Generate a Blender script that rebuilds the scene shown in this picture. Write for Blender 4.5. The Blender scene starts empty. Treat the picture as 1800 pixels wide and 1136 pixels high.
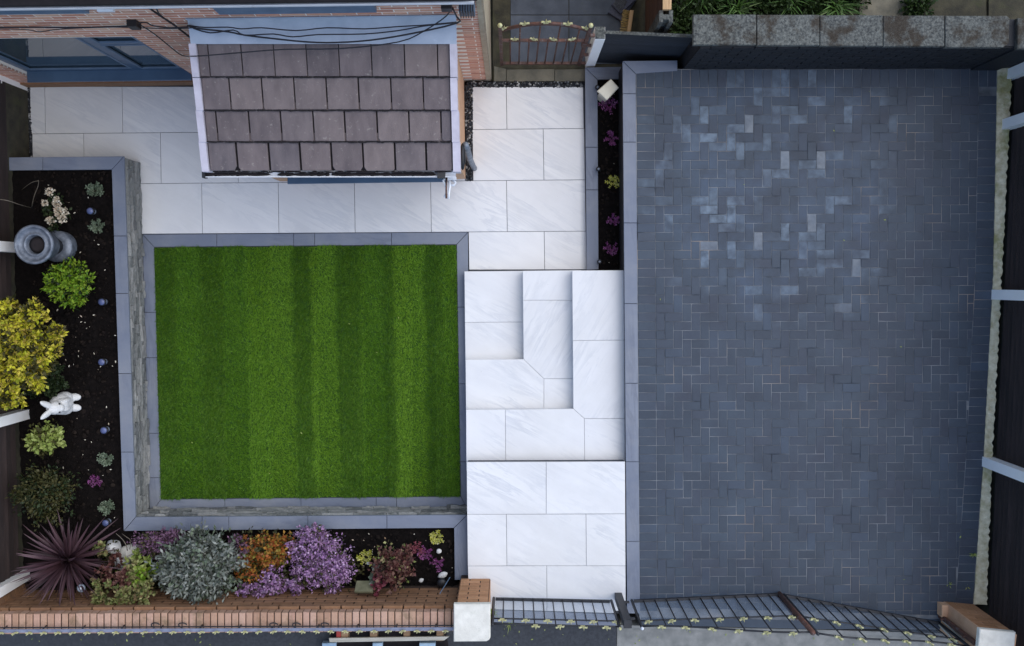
import bpy, bmesh, math, random
import numpy as np
from mathutils import Vector, Matrix, Euler

# ------------------------------------------------------------------ camera, sky, sun, exposure
SC = bpy.context.scene
COL = SC.collection
H, F, TILT = 11.0, 1620.0, math.radians(2.58)      # drone height, focal length in photo pixels, tilt towards the street
cam = bpy.data.cameras.new('camera'); cam.sensor_width = 36.0; cam.sensor_fit = 'HORIZONTAL'
cam.lens = F / 1800 * 36; cam.clip_start = 0.1; cam.clip_end = 500
camo = bpy.data.objects.new('camera', cam); COL.objects.link(camo)
camo.location = (0, 0, H); camo.rotation_euler = (-TILT, 0, 0); SC.camera = camo

SUN_EL, SUN_AZ = math.radians(58), math.radians(66)   # azimuth clockwise from +Y (towards the house)
world = bpy.data.worlds.new('World'); SC.world = world; world.use_nodes = True
wn = world.node_tree; bg = wn.nodes['Background']
sky = wn.nodes.new('ShaderNodeTexSky'); sky.sky_type = 'NISHITA'; sky.sun_disc = False
sky.sun_elevation = SUN_EL; sky.sun_rotation = SUN_AZ; sky.air_density = 1.0; sky.dust_density = 1.0; sky.ozone_density = 2.0
wn.links.new(sky.outputs[0], bg.inputs[0]); bg.inputs[1].default_value = 0.14
sun = bpy.data.lights.new('sun', 'SUN'); sun.energy = 1.45; sun.angle = math.radians(84); sun.color = (1.0, 0.945, 0.84)
suno = bpy.data.objects.new('sun', sun); COL.objects.link(suno)
sd = Vector((math.sin(SUN_AZ) * math.cos(SUN_EL), math.cos(SUN_AZ) * math.cos(SUN_EL), math.sin(SUN_EL)))
suno.rotation_euler = sd.to_track_quat('Z', 'Y').to_euler()
SC.view_settings.view_transform = 'Standard'; SC.view_settings.look = 'None'
SC.view_settings.exposure = 0.64; SC.view_settings.gamma = 1.0; SC.view_settings.use_curve_mapping = False

# ------------------------------------------------------------------ survey: a photo pixel at a known height -> a point in the garden
def W(px, py, z=0.0):
    u, v = (px - 900) / F, (568 - py) / F
    c, s = math.cos(TILT), math.sin(TILT)
    ry, rz = -s + v * c, c + v * s
    t = (H - z) / rz
    return Vector((u * t, ry * t, z))
def PPM(z=0.0, py=568): return F * (math.cos(TILT) + (568 - py) / F * math.sin(TILT)) / (H - z)
def XY(px, py, z): w = W(px, py, z); return (w.x, w.y)
def poly(pts, z): return [XY(a, b, z) for a, b in pts]

Z_PATIO, Z_BED, Z_COPE, Z_TOP, Z_STREET = 0.0, 0.40, 0.46, 0.60, 0.52
R = random.Random(7)

# ------------------------------------------------------------------ materials
def lin(c):
    f = lambda x: x / 12.92 if x <= 0.04045 else ((x + 0.055) / 1.055) ** 2.4
    return tuple(f(v / 255) for v in c) + (1.0,)
def nd(t, kind, x=None, **kw):
    n = t.nodes.new(kind)
    for k, v in kw.items(): setattr(n, k, v)
    return n
def math_(t, op, a, b=None):
    n = nd(t, 'ShaderNodeMath', operation=op)
    for i, s in enumerate((a, b)):
        if s is None: continue
        if isinstance(s, (int, float)): n.inputs[i].default_value = s
        else: t.links.new(s, n.inputs[i])
    return n.outputs[0]
def ramp(t, fac, stops, interp='LINEAR'):
    n = nd(t, 'ShaderNodeValToRGB'); n.color_ramp.interpolation = interp
    e = n.color_ramp.elements
    while len(e) < len(stops): e.new(0.5)
    for i, (p, c) in enumerate(stops): e[i].position = p; e[i].color = c
    t.links.new(fac, n.inputs[0]); return n.outputs[0]
def mixc(t, fac, a, b, mode='MIX'):
    n = nd(t, 'ShaderNodeMix', data_type='RGBA', blend_type=mode)
    for i, s in ((0, fac), (6, a), (7, b)):
        if isinstance(s, (int, float)): n.inputs[i].default_value = s
        elif isinstance(s, tuple): n.inputs[i].default_value = s
        else: t.links.new(s, n.inputs[i])
    return n.outputs[2]
def noise(t, vec, scale, detail=4, rough=0.55, dist=0.0):
    n = nd(t, 'ShaderNodeTexNoise'); n.inputs['Scale'].default_value = scale; n.inputs['Detail'].default_value = detail
    n.inputs['Roughness'].default_value = rough; n.inputs['Distortion'].default_value = dist
    t.links.new(vec, n.inputs['Vector']); return n.outputs[0]
def mapping(t, vec, scale=(1, 1, 1), rot=(0, 0, 0)):
    n = nd(t, 'ShaderNodeMapping'); n.inputs['Scale'].default_value = scale; n.inputs['Rotation'].default_value = rot
    t.links.new(vec, n.inputs['Vector']); return n.outputs[0]
def rnd(t):                                                   # one random number for each piece, object or loose island
    o = nd(t, 'ShaderNodeObjectInfo').outputs['Random']; g = nd(t, 'ShaderNodeNewGeometry').outputs['Random Per Island']
    return math_(t, 'FRACT', math_(t, 'ADD', o, g))
def new(name):
    m = bpy.data.materials.new(name); m.use_nodes = True; t = m.node_tree
    return m, t, t.nodes['Principled BSDF'], nd(t, 'ShaderNodeNewGeometry').outputs['Position']
def bump(t, b, h, strength, dist=0.01):
    n = nd(t, 'ShaderNodeBump'); n.inputs['Strength'].default_value = strength; n.inputs['Distance'].default_value = dist
    t.links.new(h, n.inputs['Height']); t.links.new(n.outputs[0], b.inputs['Normal'])
MATS = {}
def mat(name, c1, c2, scale=8, rough=0.7, var=0.0, pieces=None, bmp=0.0, bscale=60, stretch=(1, 1, 1), metal=0.0, spec=0.5, stain=None, detail=5, lo=0.3, hi=0.7):
    m, t, b, pos = new(name)
    v = mapping(t, pos, stretch)
    col = ramp(t, noise(t, v, scale, detail), [(lo, lin(c1)), (hi, lin(c2))])
    if pieces:                                                # a palette: each brick, tile, leaf picks its own
        p = ramp(t, rnd(t), [(i / max(1, len(pieces) - 1), lin(c)) for i, c in enumerate(pieces)])
        col = mixc(t, 0.62, col, p)
    if stain:
        sc, thr, c, amt = stain
        f = math_(t, 'MULTIPLY', ramp(t, noise(t, pos, sc, 8, 0.65), [(thr, (0, 0, 0, 1)), (min(1, thr + 0.13), (1, 1, 1, 1))]), amt)
        col = mixc(t, f, col, lin(c))
    if var:
        k = math_(t, 'ADD', math_(t, 'MULTIPLY', rnd(t), 2 * var), 1 - var)
        cmb = nd(t, 'ShaderNodeCombineColor')
        for i in range(3): t.links.new(k, cmb.inputs[i])
        col = mixc(t, 1.0, col, cmb.outputs[0], 'MULTIPLY')
    t.links.new(col, b.inputs['Base Color']); b.inputs['Roughness'].default_value = rough
    b.inputs['Metallic'].default_value = metal; b.inputs['Specular IOR Level'].default_value = spec
    if bmp: bump(t, b, noise(t, v, bscale, 6, 0.6), bmp)
    MATS[name] = m; return m

def porcelain(name, base, vein, ang, rough):
    m, t, b, pos = new(name)
    off = nd(t, 'ShaderNodeVectorMath', operation='ADD'); cmb = nd(t, 'ShaderNodeCombineXYZ')
    r = math_(t, 'MULTIPLY', nd(t, 'ShaderNodeObjectInfo').outputs['Random'], 37.0)
    for i in range(3): t.links.new(r, cmb.inputs[i])
    t.links.new(pos, off.inputs[0]); t.links.new(cmb.outputs[0], off.inputs[1])
    rv = nd(t, 'ShaderNodeVectorRotate', rotation_type='Z_AXIS'); rv.inputs['Angle'].default_value = ang
    t.links.new(off.outputs[0], rv.inputs['Vector'])
    v = mapping(t, rv.outputs[0], (0.55, 3.4, 1))
    n1 = noise(t, v, 2.2, 7, 0.62, 0.5)
    w = ramp(t, n1, [(0.38, (1, 1, 1, 1)), (0.47, (0.3, 0.3, 0.3, 1)), (0.492, (0, 0, 0, 1)), (0.54, (1, 1, 1, 1))])
    w = mixc(t, ramp(t, noise(t, off.outputs[0], 1.6, 3, 0.5), [(0.42, (0, 0, 0, 1)), (0.62, (1, 1, 1, 1))]), w, (1, 1, 1, 1))      # veins come and go
    col = mixc(t, w, lin(vein), lin(base))
    col = mixc(t, ramp(t, noise(t, v, 1.1, 4, 0.6), [(0.35, (0, 0, 0, 1)), (0.7, (1, 1, 1, 1))]), col, lin(tuple(int(x * 0.965) for x in base)))
    k = math_(t, 'ADD', math_(t, 'MULTIPLY', nd(t, 'ShaderNodeObjectInfo').outputs['Random'], 0.05), 0.95); cc_ = nd(t, 'ShaderNodeCombineColor')
    for i in range(3): t.links.new(k, cc_.inputs[i])
    col = mixc(t, 1.0, col, cc_.outputs[0], 'MULTIPLY')
    col = mixc(t, math_(t, 'MULTIPLY', ramp(t, noise(t, pos, 0.9, 8, 0.7), [(0.46, (0, 0, 0, 1)), (0.7, (1, 1, 1, 1))]), 0.22), col, lin((184, 182, 174)))
    col = mixc(t, math_(t, 'MULTIPLY', ramp(t, noise(t, pos, 38, 3, 0.5), [(0.72, (0, 0, 0, 1)), (0.76, (1, 1, 1, 1))]), 0.25), col, lin((140, 136, 126)))
    t.links.new(col, b.inputs['Base Color']); b.inputs['Roughness'].default_value = rough
    bump(t, b, noise(t, pos, 120, 4), 0.06, 0.004)
    MATS[name] = m; return m
M_SLAB = porcelain('white_porcelain', (229, 229, 228), (206, 208, 211), 0.5, 0.5)
M_SLABV = porcelain('white_porcelain_upright', (228, 228, 228), (206, 208, 211), -1.05, 0.5)
M_COPE = porcelain('grey_porcelain', (116, 124, 140), (96, 104, 122), 0.12, 0.55)
M_COPEV = porcelain('grey_porcelain_upright', (116, 124, 140), (96, 104, 122), 1.5, 0.55)

def paver_mat():
    m, t, b, pos = new('charcoal_paver')
    r = rnd(t)
    col = ramp(t, r, [(0.0, lin((38, 46, 58))), (0.2, lin((49, 61, 76))), (0.38, lin((57, 61, 76))), (0.55, lin((47, 59, 73))), (0.72, lin((58, 72, 87))), (0.86, lin((55, 59, 74))), (1.0, lin((62, 79, 100)))])
    col = mixc(t, 0.35, col, ramp(t, noise(t, pos, 45, 6, 0.7), [(0.3, lin((39, 47, 58))), (0.7, lin((68, 80, 94)))]))
    col = mixc(t, 0.5, col, ramp(t, noise(t, pos, 1.7, 6, 0.65), [(0.3, lin((40, 47, 60))), (0.7, lin((66, 80, 93)))]))
    ds = nd(t, 'ShaderNodeVectorMath', operation='DISTANCE'); t.links.new(pos, ds.inputs[0]); ds.inputs[1].default_value = (2.9, 1.1, 0.6)
    near = ramp(t, math_(t, 'ADD', math_(t, 'MULTIPLY', ds.outputs['Value'], 0.42), math_(t, 'MULTIPLY', noise(t, pos, 1.4, 4, 0.6), 0.7)), [(0.82, (1, 1, 1, 1)), (1.32, (0.05, 0.05, 0.05, 1))])
    big = math_(t, 'MULTIPLY', near, ramp(t, noise(t, pos, 1.6, 3, 0.6), [(0.32, (0.25, 0.25, 0.25, 1)), (0.56, (1, 1, 1, 1))]))      # salt bloom: a few blocks, in drifts
    pick = ramp(t, math_(t, 'FRACT', math_(t, 'MULTIPLY', r, 17.3)), [(0.66, (0, 0, 0, 1)), (0.99, (1, 1, 1, 1))])
    smear = ramp(t, noise(t, pos, 9, 5, 0.6), [(0.35, (0.1, 0.1, 0.1, 1)), (0.65, (1, 1, 1, 1))])
    f = math_(t, 'MULTIPLY', math_(t, 'MULTIPLY', pick, smear), math_(t, 'MULTIPLY', big, 0.85))
    col = mixc(t, f, col, lin((126, 144, 160)))
    pk2 = math_(t, 'MULTIPLY', math_(t, 'GREATER_THAN', math_(t, 'FRACT', math_(t, 'MULTIPLY', r, 53.7)), 0.972), math_(t, 'MULTIPLY', near, 0.8))
    col = mixc(t, math_(t, 'MULTIPLY', pk2, ramp(t, noise(t, pos, 14, 5, 0.6), [(0.3, (0.5, 0.5, 0.5, 1)), (0.6, (1, 1, 1, 1))])), col, lin((126, 133, 140)))     # a few blocks left pale grey
    haze = math_(t, 'MULTIPLY', math_(t, 'MULTIPLY', big, ramp(t, noise(t, pos, 3.2, 6, 0.65), [(0.4, (0, 0, 0, 1)), (0.7, (1, 1, 1, 1))])), 0.35)
    col = mixc(t, haze, col, lin((78, 100, 126)))
    t.links.new(col, b.inputs['Base Color']); b.inputs['Roughness'].default_value = 0.62
    bump(t, b, noise(t, pos, 160, 5, 0.7), 0.25, 0.004)
    return m
M_PAVER = paver_mat()
M_SAND = mat('joint_sand', (46, 50, 56), (140, 144, 148), 3.2, 0.95, stain=(1.6, 0.56, (158, 136, 112), 0.6), detail=8)
M_GROUT = mat('dark_grout', (66, 68, 74), (84, 86, 92), 8, 0.95)
M_SOIL = mat('dark_soil', (11, 9, 9), (25, 21, 20), 22, 0.95, bmp=1.0, bscale=70, spec=0.1, detail=8)
M_CLOD = mat('soil_clod', (20, 17, 16), (44, 37, 33), 20, 0.95, pieces=[(14, 12, 12), (24, 20, 19), (34, 28, 25), (18, 15, 15), (46, 39, 34), (20, 17, 16)], spec=0.1)
M_TURFB = mat('turf_backing', (30, 62, 6), (44, 84, 10), 12, 0.9)
def turf_mat():
    m, t, b, pos = new('artificial_turf')
    sx = nd(t, 'ShaderNodeSeparateXYZ'); t.links.new(pos, sx.inputs[0])
    wob = math_(t, 'MULTIPLY', math_(t, 'SUBTRACT', noise(t, pos, 2.2, 4, 0.6), 0.5), 0.045)
    rx = math_(t, 'ADD', math_(t, 'MULTIPLY', math_(t, 'ADD', sx.outputs[0], 4.27), 1 / 3.62), wob)   # mowing-style pile bands across the roll
    rx = math_(t, 'ADD', rx, math_(t, 'MULTIPLY', sx.outputs[1], 0.004))
    D, Md, ML, Lt = lin((50, 87, 10)), lin((84, 127, 26)), lin((102, 146, 34)), lin((117, 160, 43))
    st = ramp(t, rx, [(0.008, D), (0.065, D), (0.081, Md), (0.141, Md), (0.157, D), (0.216, D), (0.232, Md), (0.293, Md), (0.309, ML), (0.371, ML), (0.387, Lt), (0.448, Lt), (0.464, D), (0.508, D), (0.524, Lt), (0.592, Lt), (0.608, D), (0.668, D), (0.684, Md), (0.743, Md), (0.759, D), (0.781, D), (0.797, Lt), (0.885, Lt), (0.901, D), (0.941, D), (0.957, Md), (0.992, Md)])
    pt = ramp(t, noise(t, pos, 3.0, 5, 0.62), [(0.30, lin((58, 94, 14))), (0.72, lin((120, 164, 46)))])
    col = mixc(t, 0.28, st, pt)
    col = mixc(t, 0.3, col, ramp(t, nd(t, 'ShaderNodeNewGeometry').outputs['Random Per Island'], [(0, lin((56, 92, 14))), (0.6, lin((94, 138, 34))), (1, lin((132, 160, 64)))]))
    t.links.new(col, b.inputs['Base Color']); b.inputs['Roughness'].default_value = 0.55; b.inputs['Specular IOR Level'].default_value = 0.25
    return m
M_TURF = turf_mat()
M_STONE = mat('split_stone', (70, 74, 74), (146, 146, 144), 26, 0.85, pieces=[(58, 63, 64), (112, 116, 116), (150, 150, 146), (88, 94, 92), (166, 166, 162), (74, 78, 80)], bmp=0.8, bscale=45, stretch=(1, 1, 3))
M_MORTAR_DARK = mat('dark_core', (52, 52, 54), (76, 76, 78), 12, 0.95)
M_BRICK = mat('house_brick', (188, 128, 106), (222, 170, 142), 30, 0.85, pieces=[(168, 106, 88), (212, 146, 120), (230, 176, 146), (196, 122, 100), (232, 190, 162), (184, 138, 120)], bmp=0.5, bscale=90)
M_MORTAR = mat('pale_mortar', (234, 222, 208), (246, 238, 226), 18, 0.95, bmp=0.3)
M_GBRICK = mat('garden_brick', (120, 88, 62), (166, 124, 90), 14, 0.85, pieces=[(106, 76, 54), (130, 94, 66), (150, 112, 82), (116, 86, 62), (138, 104, 82)], bmp=0.5, bscale=90, stain=(7, 0.58, (60, 48, 36), 0.6))
M_PIERBRICK = mat('pier_brick', (150, 108, 74), (192, 142, 104), 14, 0.85, pieces=[(158, 114, 78), (186, 138, 98), (202, 152, 112), (168, 120, 84)], bmp=0.5, bscale=90)
M_CAPBRICK = mat('pink_capping_brick', (168, 126, 104), (196, 156, 132), 30, 0.85, pieces=[(168, 134, 110), (184, 152, 128), (156, 122, 98), (196, 164, 144), (176, 140, 122)], bmp=0.5, bscale=90, stain=(5, 0.53, (104, 90, 62), 0.6), detail=8)
M_GMORTAR = mat('brown_mortar', (44, 34, 28), (74, 56, 44), 18, 0.95)
M_TILE = mat('roof_tile', (84, 76, 77), (140, 127, 124), 7, 0.85, pieces=[(92, 83, 85), (118, 105, 104), (105, 95, 97), (130, 116, 112), (97, 90, 94)], bmp=0.5, bscale=120, stretch=(1.6, 0.5, 1), stain=(24, 0.60, (168, 160, 152), 0.6), detail=8)
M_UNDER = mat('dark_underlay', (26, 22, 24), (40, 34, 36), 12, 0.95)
M_LEAD = mat('lead_flashing', (156, 168, 184), (178, 188, 202), 5, 0.5, bmp=0.15, bscale=20, stain=(12, 0.6, (186, 196, 210), 0.5))
M_VERGE = mat('pale_verge', (186, 180, 190), (206, 200, 210), 10, 0.6, var=0.05)
M_WHITE = mat('white_paint', (214, 218, 224), (232, 234, 238), 6, 0.5, stain=(10, 0.62, (150, 150, 146), 0.5))
M_CONC = mat('pale_concrete', (206, 202, 190), (230, 226, 214), 9, 0.85, bmp=0.4, bscale=80, stain=(5, 0.6, (176, 176, 160), 0.5))
M_POST = mat('white_post', (246, 244, 240), (250, 249, 246), 6, 0.6, stain=(14, 0.66, (164, 162, 156), 0.6))
M_NAVY = mat('navy_frame', (64, 86, 110), (78, 102, 126), 3, 0.35)
M_STEELBLUE = mat('steel_blue_strip', (86, 106, 128), (104, 124, 146), 9, 0.5)
M_BLACKIRON = mat('black_iron', (26, 27, 31), (40, 41, 46), 20, 0.5)
M_GREYIRON = mat('blue_grey_rail', (108, 114, 136), (134, 140, 160), 20, 0.5)
M_RUST = mat('rusty_iron', (62, 46, 42), (104, 66, 52), 16, 0.7, stain=(18, 0.55, (120, 116, 116), 0.6))
M_GOLD = mat('faded_gold', (176, 172, 118), (206, 202, 158), 30, 0.5)
M_BLACK = mat('black_plastic', (18, 19, 22), (30, 31, 35), 10, 0.45)
M_CABLE = mat('black_cable', (20, 20, 26), (36, 36, 44), 10, 0.6)
M_FENCE = mat('dark_fence_board', (38, 30, 29), (58, 46, 43), 5, 0.85, var=0.22, bmp=0.5, bscale=40, stretch=(4, 0.5, 4))
M_BLACKBRICK = mat('black_painted_brick', (18, 20, 25), (27, 30, 36), 10, 0.7, var=0.15, bmp=0.5, bscale=60)
M_BLACKBOARD = mat('black_painted_board', (28, 32, 39), (40, 45, 53), 10, 0.65, var=0.2, bmp=0.4, bscale=40, stretch=(0.4, 3, 3))
M_AGED = mat('aged_concrete', (46, 49, 50), (116, 118, 112), 44, 0.95, var=0.07, bmp=1.0, bscale=70, stain=(4.2, 0.49, (50, 40, 28), 0.85), detail=8)
M_ASPHALT = mat('asphalt', (50, 53, 58), (66, 69, 74), 30, 0.9, bmp=0.5, bscale=150, stain=(6, 0.62, (96, 98, 100), 0.5), detail=8)
M_CROSS = mat('worn_concrete', (112, 114, 112), (150, 150, 146), 6, 0.9, bmp=0.4, bscale=90, detail=8)
M_FLAG = mat('old_flagstone', (64, 70, 80), (86, 92, 102), 5, 0.85, var=0.08, bmp=0.3, stain=(4, 0.6, (74, 78, 66), 0.5))
M_DIRT = mat('mossy_dirt', (44, 42, 34), (72, 68, 52), 8, 0.95, bmp=0.5, stain=(6, 0.55, (66, 70, 40), 0.6))
M_THRESH = mat('stained_threshold', (86, 84, 74), (120, 114, 98), 6, 0.9, bmp=0.3, stain=(4, 0.58, (66, 64, 52), 0.7))
M_HAUNCH = mat('mossy_mortar_haunch', (178, 164, 128), (226, 216, 186), 14, 0.95, bmp=0.9, bscale=40, stain=(2.6, 0.52, (128, 124, 60), 0.75), detail=8)
M_PEBBLE = mat('pebbles', (20, 22, 26), (30, 32, 38), 10, 0.45, pieces=[(14, 15, 20), (26, 28, 34), (18, 20, 26), (34, 36, 44), (22, 24, 30), (30, 34, 40), (120, 122, 124), (216, 214, 208)])
M_TIMBER = mat('raw_timber', (176, 140, 100), (204, 170, 128), 8, 0.8, bmp=0.4, stretch=(6, 0.6, 6))
M_RUSTBOARD = mat('brown_stained_board', (66, 42, 30), (92, 60, 42), 4, 0.85, var=0.1, stretch=(4, 0.5, 4))
M_ZINC = mat('weathered_zinc', (84, 92, 104), (138, 146, 158), 14, 0.5, metal=0.3, stain=(9, 0.6, (84, 88, 100), 0.6))
M_MOSSY = mat('mossy_slab', (92, 92, 70), (128, 126, 98), 12, 0.9, bmp=0.4)
M_TERR = mat('peach_render', (196, 152, 116), (214, 172, 138), 7, 0.85, var=0.04, bmp=0.3, stain=(5, 0.62, (206, 190, 150), 0.4))
M_STATUE = mat('white_stone_statue', (206, 206, 204), (228, 228, 226), 16, 0.75, bmp=0.5, bscale=70, stain=(14, 0.62, (160, 160, 140), 0.5))
M_CREAM = mat('cream_plastic', (216, 208, 186), (228, 222, 202), 6, 0.5)
M_BLUELIGHT = mat('solar_cell', (70, 80, 116), (96, 106, 148), 12, 0.25)
M_TWIG = mat('bare_twig', (96, 88, 76), (132, 122, 108), 20, 0.8)
M_BARK = mat('dark_bark', (44, 36, 28), (70, 58, 46), 20, 0.9)
M_PALLET = mat('pallet_wood', (132, 104, 78), (170, 142, 112), 6, 0.85, var=0.15, stretch=(0.6, 5, 5))
M_PALEWOOD = mat('bleached_wood', (176, 172, 158), (204, 200, 188), 6, 0.85, stretch=(0.6, 5, 5))
M_BLUEPAINT = mat('pale_blue_board', (132, 160, 184), (170, 194, 210), 8, 0.7)
M_REDPAINT = mat('red_painted_wood', (150, 52, 50), (174, 70, 64), 8, 0.7)
M_WALLSIDE = mat('pale_buff_corner', (156, 142, 120), (180, 166, 142), 10, 0.85)
M_MAT = mat('grey_ribbed_rubber', (52, 54, 68), (84, 86, 100), 60, 0.8)
M_BRISTLE = mat('straw_bristle', (168, 140, 84), (196, 168, 108), 40, 0.8)

def leaf_mat(name, cols, rough=0.55, tr=0.12):
    m, t, b, pos = new(name)
    g = nd(t, 'ShaderNodeNewGeometry').outputs['Random Per Island']
    o = nd(t, 'ShaderNodeObjectInfo').outputs['Random']
    r = math_(t, 'FRACT', math_(t, 'ADD', g, o))
    col = ramp(t, r, [(i / (len(cols) - 1), lin(c)) for i, c in enumerate(cols)])
    t.links.new(col, b.inputs['Base Color']); b.inputs['Roughness'].default_value = rough
    b.inputs['Specular IOR Level'].default_value = 0.3
    if tr:
        tl = nd(t, 'ShaderNodeBsdfTranslucent'); t.links.new(col, tl.inputs[0])
        mx = nd(t, 'ShaderNodeMixShader'); mx.inputs[0].default_value = tr
        t.links.new(b.outputs[0], mx.inputs[1]); t.links.new(tl.outputs[0], mx.inputs[2])
        t.links.new(mx.outputs[0], t.nodes['Material Output'].inputs[0])
    MATS[name] = m; return m
L_YELLOW = leaf_mat('golden_leaf', [(138, 146, 34), (178, 180, 44), (208, 200, 54), (158, 150, 60), (184, 160, 84), (220, 208, 74), (116, 130, 36)])
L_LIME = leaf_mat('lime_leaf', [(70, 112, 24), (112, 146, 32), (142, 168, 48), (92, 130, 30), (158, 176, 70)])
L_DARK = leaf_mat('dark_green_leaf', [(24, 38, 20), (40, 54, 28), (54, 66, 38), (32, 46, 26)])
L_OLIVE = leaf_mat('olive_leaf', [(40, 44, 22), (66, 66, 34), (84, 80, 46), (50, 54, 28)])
L_PALEG = leaf_mat('pale_yellow_green_leaf', [(122, 140, 62), (150, 164, 84), (166, 176, 104), (108, 128, 52)])
L_CORDY = leaf_mat('bronze_strap_leaf', [(42, 26, 32), (62, 42, 47), (86, 62, 68), (50, 34, 40), (104, 80, 86)], 0.4, 0.05)
L_SILVER = leaf_mat('silver_leaf', [(98, 106, 98), (128, 134, 126), (158, 162, 154), (112, 118, 110), (80, 90, 80)])
L_GREYG = leaf_mat('grey_green_leaf', [(62, 76, 58), (94, 108, 86), (126, 138, 116), (76, 90, 70)])
L_LILAC = leaf_mat('lilac_flower', [(132, 92, 140), (164, 124, 170), (188, 152, 190), (112, 78, 120), (204, 176, 206), (150, 104, 156)])
L_MAUVE = leaf_mat('dusky_mauve_flower', [(94, 66, 90), (128, 94, 122), (150, 116, 142), (76, 58, 66)])
L_MAGENTA = leaf_mat('magenta_sprig', [(86, 34, 78), (116, 50, 104), (140, 74, 130), (66, 28, 56), (160, 104, 150)])
L_CRIMSON = leaf_mat('crimson_sprig', [(96, 36, 50), (124, 58, 70), (150, 88, 98), (76, 30, 40)])
L_YSPRIG = leaf_mat('yellow_sprig', [(140, 144, 36), (176, 174, 56), (206, 200, 110), (120, 130, 38), (214, 210, 150)])
L_ORANGE = leaf_mat('orange_red_leaf', [(150, 74, 40), (176, 104, 52), (168, 132, 54), (130, 64, 44), (142, 142, 60), (188, 122, 66)])
L_WINE = leaf_mat('wine_red_leaf', [(66, 34, 36), (92, 52, 50), (112, 76, 68), (126, 98, 84), (82, 42, 46)])
L_ROSE = leaf_mat('rose_leaf', [(96, 108, 54), (132, 140, 82), (150, 142, 98), (120, 96, 72), (84, 104, 56), (164, 164, 110)])
L_WHITE = leaf_mat('cream_petal', [(214, 206, 186), (228, 222, 206), (196, 182, 158), (222, 200, 180)])
L_STRAP = leaf_mat('green_strap_leaf', [(44, 74, 28), (70, 102, 42), (98, 128, 66), (56, 88, 36), (132, 152, 98)])
L_UNDER = leaf_mat('undergrowth', [(26, 40, 18), (44, 62, 28), (60, 80, 40), (34, 50, 22)])

def glass_mat(name, base, rough, alpha, dusty=None):
    m, t, b, pos = new(name)
    out = t.nodes['Material Output']
    tr = nd(t, 'ShaderNodeBsdfTransparent'); mx = nd(t, 'ShaderNodeMixShader'); mx.inputs[0].default_value = alpha
    b.inputs['Base Color'].default_value = lin(base); b.inputs['Roughness'].default_value = rough
    t.links.new(tr.outputs[0], mx.inputs[1]); t.links.new(b.outputs[0], mx.inputs[2]); t.links.new(mx.outputs[0], out.inputs[0])
    return m
M_GLASS = mat('window_glass', (58, 74, 84), (70, 86, 96), 2, 0.04, spec=1.0)
M_GLASS.node_tree.nodes['Principled BSDF'].inputs['IOR'].default_value = 1.75
M_SHEET = glass_mat('clear_dusty_sheet', (150, 164, 180), 0.3, 0.38)

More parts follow.
